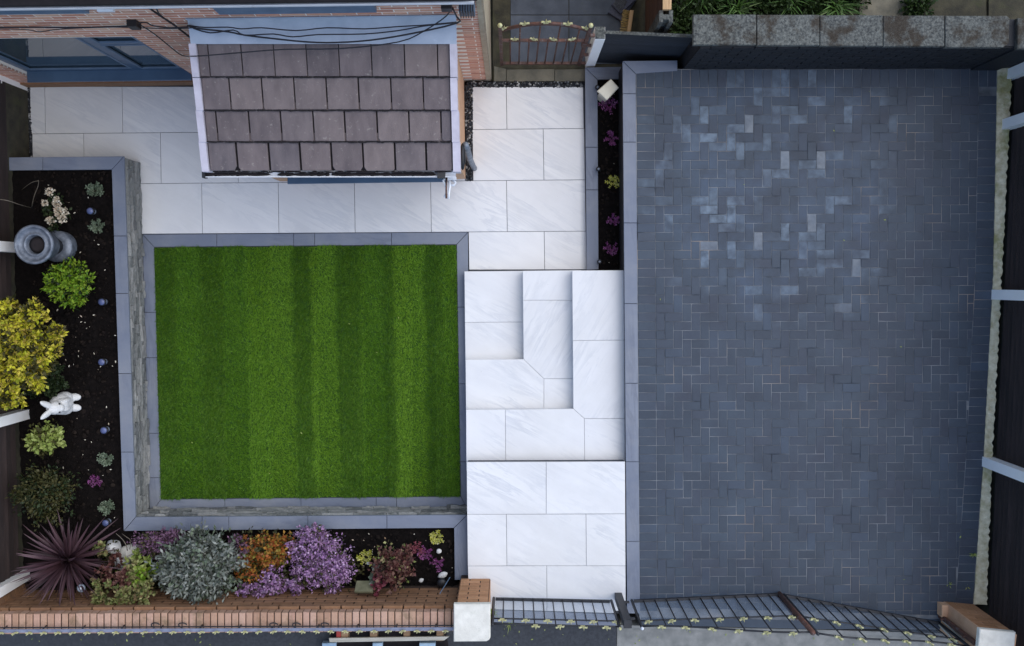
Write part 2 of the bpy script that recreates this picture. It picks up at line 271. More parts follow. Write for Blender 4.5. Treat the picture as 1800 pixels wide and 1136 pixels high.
# ------------------------------------------------------------------ mesh helpers
class MB:
    def __init__(s): s.v = []; s.f = []; s.m = []
    def add(s, vs, fs, mi=0):
        n = len(s.v); s.v.extend([tuple(p) for p in vs]); s.f.extend([tuple(i + n for i in f) for f in fs]); s.m.extend([mi] * len(fs)); return s
    def prism(s, pts, z0, z1, bev=0.0, mi=0):                 # a plan polygon raised from z0 to z1, with a chamfered top edge
        n = len(pts); a = sum(pts[i][0] * pts[(i + 1) % n][1] - pts[(i + 1) % n][0] * pts[i][1] for i in range(n))
        if a < 0: pts = pts[::-1]
        ring = [(p[0], p[1], z0) for p in pts]
        if bev <= 0:
            ring += [(p[0], p[1], z1) for p in pts]; k = 2
        else:
            ring += [(p[0], p[1], z1 - bev) for p in pts] + [(p[0], p[1], z1) for p in inset(pts, bev)]; k = 3
        fs = [tuple(range((k - 1) * n, k * n)), tuple(reversed(range(n)))]
        for q in range(k - 1):
            for i in range(n):
                j = (i + 1) % n; fs.append((q * n + i, q * n + j, (q + 1) * n + j, (q + 1) * n + i))
        return s.add(ring, fs, mi)
    def box(s, c, d, mi=0, M=None):
        x, y, z = d[0] / 2, d[1] / 2, d[2] / 2
        vs = [Vector((a * x, b * y, e * z)) for e in (-1, 1) for a, b in ((-1, -1), (1, -1), (1, 1), (-1, 1))]
        if M is not None: vs = [M @ v for v in vs]
        vs = [v + Vector(c) for v in vs]
        return s.add(vs, [(0, 3, 2, 1), (4, 5, 6, 7), (0, 1, 5, 4), (1, 2, 6, 5), (2, 3, 7, 6), (3, 0, 4, 7)], mi)
    def tube(s, pts, r, n=6, mi=0, caps=True):
        pts = [Vector(p) for p in pts]; rs = r if isinstance(r, (list, tuple)) else [r] * len(pts)
        base = len(s.v); vs = []; fs = []
        for i, p in enumerate(pts):
            d = (pts[min(i + 1, len(pts) - 1)] - pts[max(i - 1, 0)]).normalized()
            u = d.orthogonal().normalized() if i == 0 else (u - d * u.dot(d)).normalized()
            w = d.cross(u)
            for k in range(n):
                a = 2 * math.pi * k / n; vs.append(p + (u * math.cos(a) + w * math.sin(a)) * rs[i])
        for i in range(len(pts) - 1):
            for k in range(n):
                k2 = (k + 1) % n; fs.append((i * n + k, i * n + k2, (i + 1) * n + k2, (i + 1) * n + k))
        if caps: fs.append(tuple(reversed(range(n)))); fs.append(tuple(range((len(pts) - 1) * n, len(pts) * n)))
        return s.add(vs, fs, mi)
    def lathe(s, prof, n=24, c=(0, 0, 0), mi=0):
        vs = [(c[0] + r * math.cos(2 * math.pi * k / n), c[1] + r * math.sin(2 * math.pi * k / n), c[2] + z) for r, z in prof for k in range(n)]
        fs = [(i * n + k, i * n + (k + 1) % n, (i + 1) * n + (k + 1) % n, (i + 1) * n + k) for i in range(len(prof) - 1) for k in range(n)]
        fs += [tuple(reversed(range(n))), tuple(range((len(prof) - 1) * n, len(prof) * n))]
        return s.add(vs, fs, mi)
    def blob(s, c, r, seg=10, rings=7, M=None, jit=0.0, mi=0, rr=R):
        vs = []; fs = []
        for i in range(rings + 1):
            t = math.pi * i / rings
            for k in range(seg):
                a = 2 * math.pi * k / seg; j = 1 + rr.uniform(-jit, jit)
                v = Vector((math.sin(t) * math.cos(a) * r[0] * j, math.sin(t) * math.sin(a) * r[1] * j, math.cos(t) * r[2] * j))
                vs.append((M @ v if M is not None else v) + Vector(c))
        for i in range(rings):
            for k in range(seg): fs.append((i * seg + k, (i + 1) * seg + k, (i + 1) * seg + (k + 1) % seg, i * seg + (k + 1) % seg))
        return s.add(vs, fs, mi)
    def mesh(s, name, mats, smooth=False):
        me = bpy.data.meshes.new(name); me.from_pydata(s.v, [], s.f)
        for m in (mats if isinstance(mats, (list, tuple)) else [mats]): me.materials.append(m)
        if any(s.m): me.polygons.foreach_set('material_index', s.m)
        if smooth: me.polygons.foreach_set('use_smooth', [True] * len(me.polygons))
        me.update(); return me
    def obj(s, name, mats, parent=None, smooth=False):
        return link(name, s.mesh(name, mats, smooth), parent)
def inset(pts, d):
    n = len(pts); out = []
    for i in range(n):
        p, a, b = Vector(pts[i]), Vector(pts[i - 1]), Vector(pts[(i + 1) % n])
        e1 = (p - a); e2 = (b - p)
        if e1.length < 1e-6 or e2.length < 1e-6: out.append(tuple(p)); continue
        e1.normalize(); e2.normalize(); n1, n2 = Vector((-e1.y, e1.x)), Vector((-e2.y, e2.x))
        m = n1 + n2; k = m.dot(n1)
        out.append(tuple(p + m * (d / k if k > 0.2 else d)))
    return out
def shrink(pts, d):
    n = len(pts); a = sum(pts[i][0] * pts[(i + 1) % n][1] - pts[(i + 1) % n][0] * pts[i][1] for i in range(n))
    return inset(pts if a > 0 else pts[::-1], d)
def clip(pts, pl):                                            # convex clip (both counter-clockwise)
    out = pts
    for i in range(len(pl)):
        a, b = pl[i], pl[(i + 1) % len(pl)]; src, out = out, []
        side = lambda p: (b[0] - a[0]) * (p[1] - a[1]) - (b[1] - a[1]) * (p[0] - a[0])
        for j in range(len(src)):
            p, q = src[j], src[(j + 1) % len(src)]; sp, sq = side(p), side(q)
            if sp >= 0: out.append(p)
            if (sp >= 0) != (sq >= 0):
                t = sp / (sp - sq); out.append((p[0] + t * (q[0] - p[0]), p[1] + t * (q[1] - p[1])))
        if not out: return []
    return out
def area(p): return abs(sum(p[i][0] * p[(i + 1) % len(p)][1] - p[(i + 1) % len(p)][0] * p[i][1] for i in range(len(p)))) / 2
def link(name, me, parent=None):
    o = bpy.data.objects.new(name, me); COL.objects.link(o)
    if parent is not None: o.parent = parent
    return o
def tag(o, label, cat, group=None):
    o['label'] = label; o['category'] = cat
    if group: o['group'] = group
    return o
def thing(name, label, cat, group=None, loc=(0, 0, 0)):
    o = bpy.data.objects.new(name, None); COL.objects.link(o); o.location = loc; o.empty_display_size = 0.1
    o['kind'] = 'thing'; return tag(o, label, cat, group)
def struct(o, kind='structure'): o['kind'] = kind; return o
def structure(name): return struct(bpy.data.objects.new(name, None)) if False else _se(name)
def _se(name):
    o = bpy.data.objects.new(name, None); COL.objects.link(o); o['kind'] = 'structure'; return o
def local(o, M): o.matrix_local = M; return o

# ------------------------------------------------------------------ ground, street
mb = MB(); mb.prism([(-60, -60), (60, -60), (60, 60), (-60, 60)], -0.6, -0.16); struct(mb.obj('ground', M_DIRT))
def pv(px, py, z=Z_STREET): return XY(px, py, z)
yk = W(900, 1094, Z_STREET).y
mb = MB(); mb.prism([(-40, -40), (W(1084, 1100, Z_STREET).x, -40), pv(1084, 1099), pv(866, 1095), pv(-400, 1098), (-40, pv(-400, 1098)[1])], -0.1, Z_STREET); struct(mb.obj('street_pavement', M_ASPHALT))
mb = MB(); mb.prism([(W(1084, 1100, Z_STREET).x + 0.006, -40), (40, -40), (40, pv(1800, 1112)[1]), pv(1800, 1119), pv(1440, 1108), pv(1085, 1099)], -0.1, Z_STREET - 0.01); struct(mb.obj('concrete_crossover', M_CROSS))

# ------------------------------------------------------------------ patio slabs (lower level)
patio = _se('patio')
base = MB(); base.prism(poly([(45, 150), (1030, 150), (1030, 478), (820, 478), (820, 415), (245, 418), (200, 330), (45, 330)], 0), -0.15, -0.012); base.obj('bedding', M_GROUT, patio)
def slab(pts, z, par, m=M_SLAB, th=0.02, g=0.0026, name='slab', bev=0.0022):
    q = shrink(poly(pts, z), g); b = MB(); b.prism(q, z - th, z + R.uniform(-0.0006, 0.0006), bev); return b.obj(name, m, par)
def yl(row, x):                                              # the patio's row lines
    (xa, ya), (xb, yb) = [((52, 152), (1028, 153)), ((55, 235.5), (1028, 226)), ((245, 323), (1028, 316.2)), ((250, 411.5), (1028, 406.6)), ((822, 474.5), (1030, 474))][row]
    return ya + (yb - ya) * (x - xa) / (xb - xa)
def row(r, xs, drift=0.016):
    ym = (yl(r, 500) + yl(r + 1, 500)) / 2
    for a, b in zip(xs[:-1], xs[1:]):
        pt = lambda x, l: (lambda y: (x + (y - ym) * drift, y))(yl(l, x))
        slab([pt(a, r), pt(b, r), pt(b, r + 1), pt(a, r + 1)], Z_PATIO, patio)
row(0, [53, 79, 215, 350, 485, 620, 755]); row(0, [830.5, 890.5, 1026])
row(1, [57, 147.5, 282.5, 418, 553, 688, 818]); row(1, [831, 955.5, 1028])
row(2, [246, 355, 489.5, 623.5, 757.5, 891, 1029.5]); row(3, [824, 957, 1031])

# gravel margins
def gravel(name, quads, n, seed, z=-0.005):
    rr = random.Random(seed); b = MB()
    for i in range(n):
        q = poly(quads[i % len(quads)], 0); s, t = rr.random(), rr.random()
        p = Vector(q[0]).lerp(Vector(q[1]), s).lerp(Vector(q[3]).lerp(Vector(q[2]), s), t)
        r = rr.uniform(0.006, 0.016)
        b.blob((p.x, p.y, z + r * 0.4), (r * rr.uniform(0.8, 1.4), r, r * 0.7), 6, 4, Matrix.Rotation(rr.uniform(0, 6.28), 3, 'Z'), 0.12, 0, rr)
    o = b.obj(name, M_PEBBLE, None, True); o['kind'] = 'stuff'; o['label'] = 'black and white pebbles filling the margin beside the patio'
b = MB()
for q in ([(818, 150), (831, 150), (831, 318), (819, 318)], [(818, 143), (1028, 143), (1028, 153.5), (818, 153.5)], [(38, 150), (54, 150), (58, 300), (42, 300)]):
    b.prism(poly(q, -0.02), -0.1, -0.022 + 0.001 * q[0][0] / 818)
struct(b.obj('margin_soil', M_SOIL))
gravel('gravel', [[(818, 150), (830, 150), (830, 317), (819, 317)]], 850, 3)
gravel('gravel', [[(820, 144), (1027, 144), (1027, 153), (820, 153)]], 650, 4)
gravel('gravel', [[(40, 151), (52, 151), (56, 290), (46, 290)]], 420, 5)

# ------------------------------------------------------------------ lawn
edging = _se('lawn_edging')
def strip(par, outer, inner, joints, z, m, horiz, name, th=0.02, z0=None):   # a run of edging slabs between two long lines, cut at the joints
    lerp = lambda l, t: (l[0][0] + (l[1][0] - l[0][0]) * t, l[0][1] + (l[1][1] - l[0][1]) * t)
    ax = 0 if horiz else 1
    ts = []
    for j in joints: ts.append(((j - outer[0][ax]) / (outer[1][ax] - outer[0][ax]), (j - inner[0][ax]) / (inner[1][ax] - inner[0][ax])))
    ts = [(0, 0)] + ts + [(1, 1)]
    for (a0, a1), (b0, b1) in zip(ts[:-1], ts[1:]):
        slab([lerp(outer, a0), lerp(outer, b0), lerp(inner, b1), lerp(inner, a1)], z + R.uniform(-0.0015, 0.0015), par, m, th, 0.0026, name)
strip(edging, [(250, 412), (823, 408)], [(271, 434.5), (802.5, 430)], [381, 516, 553, 688], 0, M_COPE, True, 'edging_slab')
strip(edging, [(250, 412), (263, 905)], [(271, 434.5), (283, 878)], [549.5, 629, 762, 840], 0, M_COPEV, False, 'edging_slab')
strip(edging, [(823, 408), (827, 905)], [(802.5, 430), (810, 873)], [540, 675, 812], 0, M_COPEV, False, 'edging_slab')
strip(edging, [(263, 905), (827, 905)], [(283, 878), (810, 873)], [395, 529, 661, 697], 0, M_COPE, True, 'edging_slab')
b = MB(); b.prism(poly([(248, 410), (825, 406), (828, 907), (261, 907)], 0), -0.14, -0.012); b.obj('edging_bed', M_GROUT, edging)
LAWN = poly([(271.5, 435.5), (802, 431), (809, 872), (283.5, 877)], 0)
b = MB(); b.prism(LAWN, -0.011, 0.004); struct(b.obj('lawn_base', M_TURFB))
def blades(n, seed):
    rg = np.random.default_rng(seed)
    s, t = rg.random(n), rg.random(n); q = np.array(LAWN)
    p = (q[0] * (1 - s)[:, None] + q[1] * s[:, None]) * (1 - t)[:, None] + (q[3] * (1 - s)[:, None] + q[2] * s[:, None]) * t[:, None]
    a = rg.random(n) * 2 * np.pi; w = rg.uniform(0.0025, 0.0045, n); h = rg.uniform(0.018, 0.034, n)
    stripe = np.sign(np.sin(p[:, 0] * 2 * np.pi / 0.56 + 0.8))
    lx = rg.normal(0, 0.012, n); ly = stripe * 0.016 + rg.normal(0, 0.012, n)
    dx, dy = np.cos(a) * w, np.sin(a) * w
    v = np.zeros((n, 3, 3)); v[:, 0, 0] = p[:, 0] - dx; v[:, 0, 1] = p[:, 1] - dy; v[:, 1, 0] = p[:, 0] + dx; v[:, 1, 1] = p[:, 1] + dy
    v[:, :2, 2] = 0.004; v[:, 2, 0] = p[:, 0] + lx; v[:, 2, 1] = p[:, 1] + ly; v[:, 2, 2] = h
    return v
def tri_mesh(name, v, m):
    n = v.shape[0]; k = v.shape[1]; me = bpy.data.meshes.new(name)
    me.vertices.add(n * k); me.vertices.foreach_set('co', v.reshape(-1)); me.loops.add(n * k)
    me.loops.foreach_set('vertex_index', np.arange(n * k, dtype=np.int32)); me.polygons.add(n)
    me.polygons.foreach_set('loop_start', np.arange(0, n * k, k, dtype=np.int32)); me.materials.append(m); me.update(calc_edges=True); me.validate(); return me
o = link('lawn_grass', tri_mesh('lawn_grass', blades(230000, 11), M_TURF)); o['kind'] = 'stuff'; o['label'] = 'bright green striped artificial turf within grey edging'

# ------------------------------------------------------------------ steps and upper path
steps = _se('steps')
def block(pts, z, z0=-0.15): b = MB(); b.prism(shrink(poly(pts, z), 0.012), z0, z - 0.0205); b.obj('riser', M_SLAB, steps)
RX = lambda y: 1097.3 + (y - 476) * 0.0047
block([(816, 477), (1097, 476), (1099, 815), (819, 815)], 0.15)
block([(918.5, 476.2), (1097, 476), (1099, 815), (819, 815), (818, 632), (920, 631.5)], 0.30, 0.14)
block([(1005.5, 475.6), (1097, 476), (1099, 815), (819, 815), (819, 720), (1007, 718.5)], 0.45, 0.29)
T = lambda pts, z, m=M_SLAB: slab(pts, z, steps, m, 0.02, 0.0016, 'tread_slab', 0.003)
T([(816, 477), (935, 476), (936, 566), (817, 567)], 0.15, M_SLAB); T([(817, 567), (936, 566), (937, 648), (818, 648)], 0.15)
T([(918.5, 476), (1022, 475), (1022, 528), (919, 528)], 0.30, M_SLABV)
T([(919, 528), (1022, 528), (1022, 666), (956, 666), (920, 631.5)], 0.30, M_SLABV)
T([(818, 632), (920, 631.5), (956, 666), (956, 736), (819, 736)], 0.30)
T([(956, 666), (1022, 666), (1022, 736), (956, 736)], 0.30)
T([(1005.5, 475.5), (RX(476), 475), (RX(598), 598), (1006.5, 599)], 0.45, M_SLABV)
T([(1006.5, 599), (RX(598), 598), (RX(736), 736), (1027, 736), (1007.5, 718.5)], 0.45, M_SLABV)
T([(819, 720), (888, 720), (889, 828), (819.5, 828)], 0.45)
T([(888, 720), (1007.5, 718.5), (1027, 736), (1028, 828), (889, 828)], 0.45)
T([(1027, 736), (RX(736), 736), (RX(828), 828), (1028, 828)], 0.45)
path = _se('front_path')
b = MB(); b.prism(shrink(poly([(820, 812), (1100, 811), (1102, 1078), (865, 1072), (823, 1060)], 0.6), 0.012), -0.15, 0.579); b.obj('path_bed', M_GROUT, path)
P = lambda pts: slab(pts, 0.6, path, M_SLAB, 0.02, 0.0018, 'slab', 0.003)
P([(820, 812.3), (960, 812), (960, 904), (820.8, 904.5)]); P([(960, 812), (RX(812), 811.5), (RX(904), 903.5), (960, 904)])
P([(820.8, 904.5), (890, 904.3), (891, 995), (822, 995.5)]); P([(890, 904.3), (1030, 904), (1030.5, 995), (891, 995)]); P([(1030, 904), (RX(904), 903.5), (RX(995), 995), (1030.5, 995)])
P([(822, 995.5), (961, 995), (961.5, 1074.5), (864, 1071.5), (824, 1050)]); P([(961, 995), (RX(995), 995), (RX(1078), 1079), (961.5, 1074.5)])
slab([(864, 1072), (1084, 1080), (1085, 1101), (864, 1094)], 0.585, path, M_COPE, 0.1, 0.001, 'threshold_slab')

# ------------------------------------------------------------------ raised bed, its wall and copings
bed = thing('raised_bed_wall', 'low split stone wall with blue grey coping round the left and front beds', 'garden wall')
ci, co_ = [(218, 275), (238.5, 909)], [(195.5, 298), (217, 934)]
strip(bed, [(14, 276.5), (218, 274.5)], [(14, 300), (196, 298.5)], [75], Z_COPE, M_COPE, True, 'coping_slab', 0.03)
strip(bed, [(218, 274.5), (238.5, 909)], [(196, 298.5), (217, 934)], [415, 516, 657, 795], Z_COPE, M_COPEV, False, 'coping_slab', 0.03)
strip(bed, [(238.5, 909), (821.5, 905)], [(217, 934), (798, 928.5)], [355, 402, 541, 680], Z_COPE, M_COPE, True, 'coping_slab', 0.03)
strip(bed, [(821.5, 905), (823, 1020)], [(798, 928.5), (799, 1020)], [], Z_COPE, M_COPEV, False, 'coping_slab', 0.03)
zc = Z_COPE - 0.03
core = MB()
for q in ([(14, 279), (217, 277), (200, 297), (14, 299)], [(215.5, 277.5), (234.5, 911), (219, 932), (198, 297)], [(234.5, 912.5), (819, 908.5), (800, 927), (219.5, 932)], [(818.5, 909), (821, 1020), (801, 1020), (800.5, 928)]):
    core.prism(poly(q, Z_COPE), -0.15, zc - 0.0005 * len(core.v) / 8 - 0.001)
core.obj('wall_core', M_MORTAR_DARK, bed)
def cladding(a, b, nrm, seed, courses=8, z0=0.0, z1=None):
    rr = random.Random(seed); z1 = z1 or zc; h = (z1 - z0) / courses
    A, B = Vector(a).to_3d(), Vector(b).to_3d(); L = (B - A).length; d = (B - A).normalized(); nn = Vector(nrm).to_3d()
    for c in range(courses):
        s = -rr.uniform(0, 0.2)
        while s < L:
            l = rr.uniform(0.10, 0.42); s0, s1 = max(s, 0), min(s + l, L); s += l
            if s1 - s0 < 0.02: continue
            hh = h * rr.uniform(0.82, 1.0); zb = z0 + c * h; t = rr.uniform(0.006, 0.04)
            mb = MB(); n = 4; vs = []
            for k in range(n + 1):
                p = A + d * (s0 + 0.0015 + (s1 - s0 - 0.003) * k / n)
                j = lambda: nn * (t + rr.uniform(-0.011, 0.011))
                for q in (p, p + j() * 0.75, p + j(), p + j() * 0.6, p):
                    i = len(vs) % 5; zz = (zb, zb + 0.002, zb + hh * 0.5, zb + hh - 0.002, zb + hh)[i]; vs.append((q.x, q.y, zz))
            fs = [(k * 5 + i, (k + 1) * 5 + i, (k + 1) * 5 + i + 1, k * 5 + i + 1) for k in range(n) for i in range(4)]
            fs += [(0, 1, 2, 3, 4), tuple(n * 5 + i for i in (4, 3, 2, 1, 0))]
            mb.add(vs, fs); mb.obj('cladding_stone', M_STONE, bed)
cladding(XY(215.5, 277.5, Z_COPE), XY(234.5, 911, Z_COPE), (1, 0.03), 21)
cladding(XY(234.5, 912.5, Z_COPE), XY(819, 908.5, Z_COPE), (0, 1), 22)
def lumpy(name, pts, z, amp, seed, m=M_SOIL, step=0.06, z0=-0.1):
    rr = random.Random(seed); xs = [p[0] for p in pts]; ys = [p[1] for p in pts]
    bm = bmesh.new()
    nx, ny = int((max(xs) - min(xs)) / step) + 1, int((max(ys) - min(ys)) / step) + 1
    b = MB()
    cl = pts if sum(pts[i][0] * pts[(i + 1) % len(pts)][1] - pts[(i + 1) % len(pts)][0] * pts[i][1] for i in range(len(pts))) > 0 else pts[::-1]
    hz = {}
    H_ = lambda i, j: hz.setdefault((i, j), z + rr.uniform(-amp, amp))
    vi = {}
    for i in range(nx):
        for j in range(ny):
            for (a, c) in ((i, j), (i + 1, j), (i + 1, j + 1), (i, j + 1)):
                if (a, c) not in vi: vi[(a, c)] = len(b.v); b.v.append((min(max(xs), min(xs) + a * step), min(max(ys), min(ys) + c * step), H_(a, c)))
            b.f.append((vi[(i, j)], vi[(i + 1, j)], vi[(i + 1, j + 1)], vi[(i, j + 1)])); b.m.append(0)
    bm.free(); return struct(b.obj(name, m, None, True))
x0, x1 = -5.72, W(207, 600, Z_COPE).x
lumpy('bed_soil', [(x0, W(0, 1075, 0.5).y), (x1 + 0.03, W(0, 1075, 0.5).y), (x1 + 0.03, W(100, 297, Z_COPE).y), (x0, W(100, 297, Z_COPE).y)], Z_BED, 0.018, 31)
lumpy('bed_soil', [(x1 + 0.02, W(0, 1075, 0.5).y), (XY(802, 930, Z_COPE)[0], W(0, 1075, 0.5).y), (XY(802, 930, Z_COPE)[0], W(500, 931, Z_COPE).y), (x1 + 0.02, W(500, 931, Z_COPE).y)], Z_BED, 0.018, 32)

# narrow planter beside the drive
narrow = thing('planter_kerb', 'low blue grey coping edging the narrow planting strip beside the patio', 'planter edging')
zl = 0.10
strip(narrow, [(1028, 118.5), (1031, 475)], [(1050.5, 140.5), (1052.5, 474)], [259, 334], zl, M_COPEV, False, 'coping_slab', 0.03)
strip(narrow, [(1028, 118.5), (1096, 117)], [(1050.5, 140.5), (1096, 139)], [], zl, M_COPE, True, 'coping_slab', 0.03)
b = MB()
for q in ([(1030, 122), (1050, 142), (1051.5, 473.5), (1032.5, 474)], [(1031, 120.5), (1094, 119), (1094, 138), (1050, 139.5)]): b.prism(poly(q, zl), -0.15, zl - 0.032 - 0.0005 * len(b.v))
b.obj('kerb_core', M_MORTAR_DARK, narrow)
pA, pB = XY(1050, 138, 0.06), XY(1101, 474, 0.06)
lumpy('planter_soil', [(pA[0], pB[1]), (pB[0], pB[1]), (pB[0], pA[1]), (pA[0], pA[1])], 0.05, 0.012, 33)
# driveway retaining edge
dk = thing('driveway_kerb', 'long blue grey coping along the upper path edge of the block driveway', 'driveway edging')
strip(dk, [(1094, 107), (1102, 1079)], [(1117.5, 130), (1125.5, 1079)], [165, 250, 392, 534, 674, 812, 952], 0.605, M_COPEV, False, 'coping_slab', 0.03)
strip(dk, [(1094, 107), (1191, 106)], [(1117.5, 130), (1191, 125)], [], 0.605, M_COPE, True, 'coping_slab', 0.03)
b = MB(); b.prism(poly([(1096.5, 110), (1116, 129), (1124, 1078), (1103.5, 1078)], 0.605), -0.15, 0.574); b.prism(poly([(1097, 109), (1190, 108), (1190, 123), (1116, 128)], 0.605), -0.15, 0.573); b.obj('kerb_wall', M_BLACKBRICK, dk)

# ------------------------------------------------------------------ driveway: herringbone blocks
drive = _se('driveway')
DP = [(1118.5, 124), (1753, 121), (1746, 480), (1729, 808), (1709, 1083), (1440, 1090), (1126, 1084)]
dp = poly(DP, 0.6)
b = MB(); b.prism(poly([(1117, 122), (1756, 119), (1749, 480), (1732, 808), (1712, 1108), (1440, 1104), (1124, 1096)], 0.6), -0.15, 0.5962); b.obj('joint_sand', M_SAND, drive)
MOD, GAP = 0.1006, 0.0029
pieces = []
def ccw(p): return p if sum(p[i][0] * p[(i + 1) % len(p)][1] - p[(i + 1) % len(p)][0] * p[i][1] for i in range(len(p))) > 0 else p[::-1]
TL, BL = XY(1118.5, 122.5, 0.6), XY(1125, 1083, 0.6)
ang = math.atan2(BL[0] - TL[0], TL[1] - BL[1])               # the drive's own rotation
ex, ey = Vector((math.cos(ang), math.sin(ang))), Vector((-math.sin(ang), math.cos(ang)))
ex, ey = Vector((math.cos(-0.0 + 0.002), 0.002)), Vector((-(BL[0] - TL[0]), TL[1] - BL[1])).normalized()
O = Vector(TL)
def g2w(i, j): return O + ex * (i * MOD) - ey * (j * MOD)
re_ = [Vector(XY(*p, 0.6)) for p in ((1753, 121), (1746, 480), (1729, 808), (1709, 1083))]   # right edge
field = ccw([tuple(g2w(2, 2)), tuple(re_[0] + Vector((-0.2, -0.2))), tuple(re_[1] + Vector((-0.2, 0))), tuple(re_[2] + Vector((-0.2, 0))), tuple(re_[3] + Vector((-0.2, 0))), tuple(g2w(2, 60.6))])
for i in range(0, 44):
    for j in range(0, 62):
        k = (i - j) % 4
        if k == 0: q = [(i, j), (i + 2, j), (i + 2, j + 1), (i, j + 1)]
        elif k == 3: q = [(i, j), (i + 1, j), (i + 1, j + 2), (i, j + 2)]
        else: continue
        c = clip(ccw([tuple(g2w(*p)) for p in q]), field)
        if len(c) > 2 and area(c) > 0.0025: pieces.append(c)
for j in range(2, 61): pieces.append([tuple(g2w(*p)) for p in ((0, j), (2, j), (2, j + 1), (0, j + 1))])        # left header course
for i in range(0, 40):
    q = [tuple(g2w(*p)) for p in ((i, 0), (i + 1, 0), (i + 1, 2), (i, 2))]
    if q[1][0] < re_[0].x: pieces.append(q)
for (a, c) in zip(re_[:-1], re_[1:]):                        # right header course follows the skewed fence line
    n = max(1, round((c - a).length / MOD))
    for k in range(n):
        p, q = a.lerp(c, k / n), a.lerp(c, (k + 1) / n)
        if p.y > g2w(0, 2).y + 0.01: continue
        pieces.append([tuple(p), tuple(q), (q.x - 0.2, q.y), (p.x - 0.2, p.y)])
pieces.sort(key=lambda p: -area(p) * (1 + 0.06 * (sum(v[1] for v in p) / len(p))))
rest = MB(); pr = random.Random(5)
def chamfer_block(b, q, z):
    q = shrink(ccw(q), GAP + pr.uniform(-0.0005, 0.0009)); z += pr.gauss(0, 0.0006)
    n = len(q); r2 = inset(q, 0.003)
    tx, ty = pr.gauss(0, 0.005), pr.gauss(0, 0.005); cx = sum(p[0] for p in q) / n; cy = sum(p[1] for p in q) / n
    up = lambda p, d: (p[0], p[1], z - d + (p[0] - cx) * tx + (p[1] - cy) * ty)
    vs = [(p[0], p[1], z - 0.03) for p in q] + [up(p, 0.0025) for p in q] + [up(p, 0) for p in r2]
    fs = [tuple(range(2 * n, 3 * n))] + [(q_ * n + i, q_ * n + (i + 1) % n, (q_ + 1) * n + (i + 1) % n, (q_ + 1) * n + i) for q_ in range(2) for i in range(n)]
    b.add(vs, fs)
for k, q in enumerate(pieces):
    if k < 300: b = MB(); chamfer_block(b, q, 0.6); b.obj('paver', M_PAVER, drive)
    else: chamfer_block(rest, q, 0.6)
o = rest.obj('paver', M_PAVER, drive); o['kind'] = 'stuff'
# soldier row and kerb beyond the gates
b = MB(); b.prism(poly([(1127, 1085), (1440, 1091), (1700, 1087), (1700, 1104), (1440, 1106), (1127, 1098)], 0.59), 0.3, 0.5975); b.obj('edge_course', M_PAVER, drive)
kb = _se('street_kerb'); slab([(1086, 1099), (1440, 1107), (1800, 1118), (1800, 1126), (1440, 1114), (1086, 1104)], 0.56, kb, M_CROSS, 0.2, 0.001, 'kerb_strip')

# ------------------------------------------------------------------ house
def proj(p):
    c, s = math.cos(TILT), math.sin(TILT); x, y, z = p[0], p[1], p[2] - H
    d = -y * s - z * c; u = x / d; v = (y * c - z * s) / d
    return (900 + u * F, 568 - v * F)
HA, HB = Vector(XY(50, 151, 0)), Vector(XY(862, 140, 0))
hd = (HA - HB).normalized(); hn = Vector((-hd.y, hd.x)) if hd.x > 0 else Vector((hd.y, -hd.x)); hn = hn if hn.y < 0 else -hn
def hp(s, o=0.0): p = HB + hd * s + hn * o; return (p.x, p.y)
def hbox(b, s0, s1, o0, o1, z0, z1, mi=0, bev=0.0): return b.prism([hp(s0, o0), hp(s1, o0), hp(s1, o1), hp(s0, o1)], z0, z1, bev, mi)
def WP(px, py, out=0.0):                                     # where a sight line meets the house front (or a plane in front of it)
    o = Vector((0, 0, H)); d = W(px, py, 0) - o; n3 = Vector((hn.x, hn.y, 0)); q = Vector((*hp(0, out), 0))
    return o + d * ((q - o).dot(n3) / d.dot(n3))
def S(px, py, z): return (Vector(XY(px, py, z)) - HB).dot(hd)
house = thing('house', 'red brick house front with navy window and a tiled porch roof', 'house')
Zg = WP(430, 10.5, 0.10).z                                      # eaves height
SW0, SW1 = S(335, 131, 0.52), S(45, 129, 0.52); ZW0, ZW1 = 0.50, WP(150, 66, 0).z
wall = MB()
for a in ((0, SW0, 0, 3.75), (SW1, 8.2, 0, 3.75), (SW0, SW1, 0, ZW0 - 0.04), (SW0, SW1, ZW1, 3.75)): hbox(wall, a[0], a[1], -0.24, -0.0005, -0.1 if a[2] == 0 else a[2], a[3])
wo = wall.obj('wall', M_MORTAR, house)
BL_, BH_, CR = 0.213, 0.056, 0.075
full = MB(); full.prism([(0, 0), (BL_, 0), (BL_, 0.03), (0, 0.03)], 0, BH_, 0.002); fullm = full.mesh('brick', M_BRICK)
ROT = math.atan2(hd.y, hd.x)                                  # bricks laid along the front, their faces 5 mm proud of the mortar
def bplace(me, s, z, parent, sx=1.0):
    o = link('brick', me, parent); x, y = hp(s, 0.0)
    o.matrix_local = Matrix.Translation((x, y, z)) @ Matrix.Rotation(ROT, 4, 'Z') @ Matrix.Diagonal((sx, 1, 1, 1)); return o
sgn = 1 if (Matrix.Rotation(ROT, 3, 'Z') @ Vector((0, 1, 0))).y < 0 else -1
fm2 = MB(); fm2.prism([(0, -0.02 * sgn), (BL_, -0.02 * sgn), (BL_, 0.0015 * sgn), (0, 0.0015 * sgn)], 0, BH_, 0.0008); fullm = fm2.mesh('brick', M_BRICK)
lay = []; br = random.Random(9); SBR, SBL = S(818, 300, 0), S(900 - 2.86 * 147.3, 300, 0)
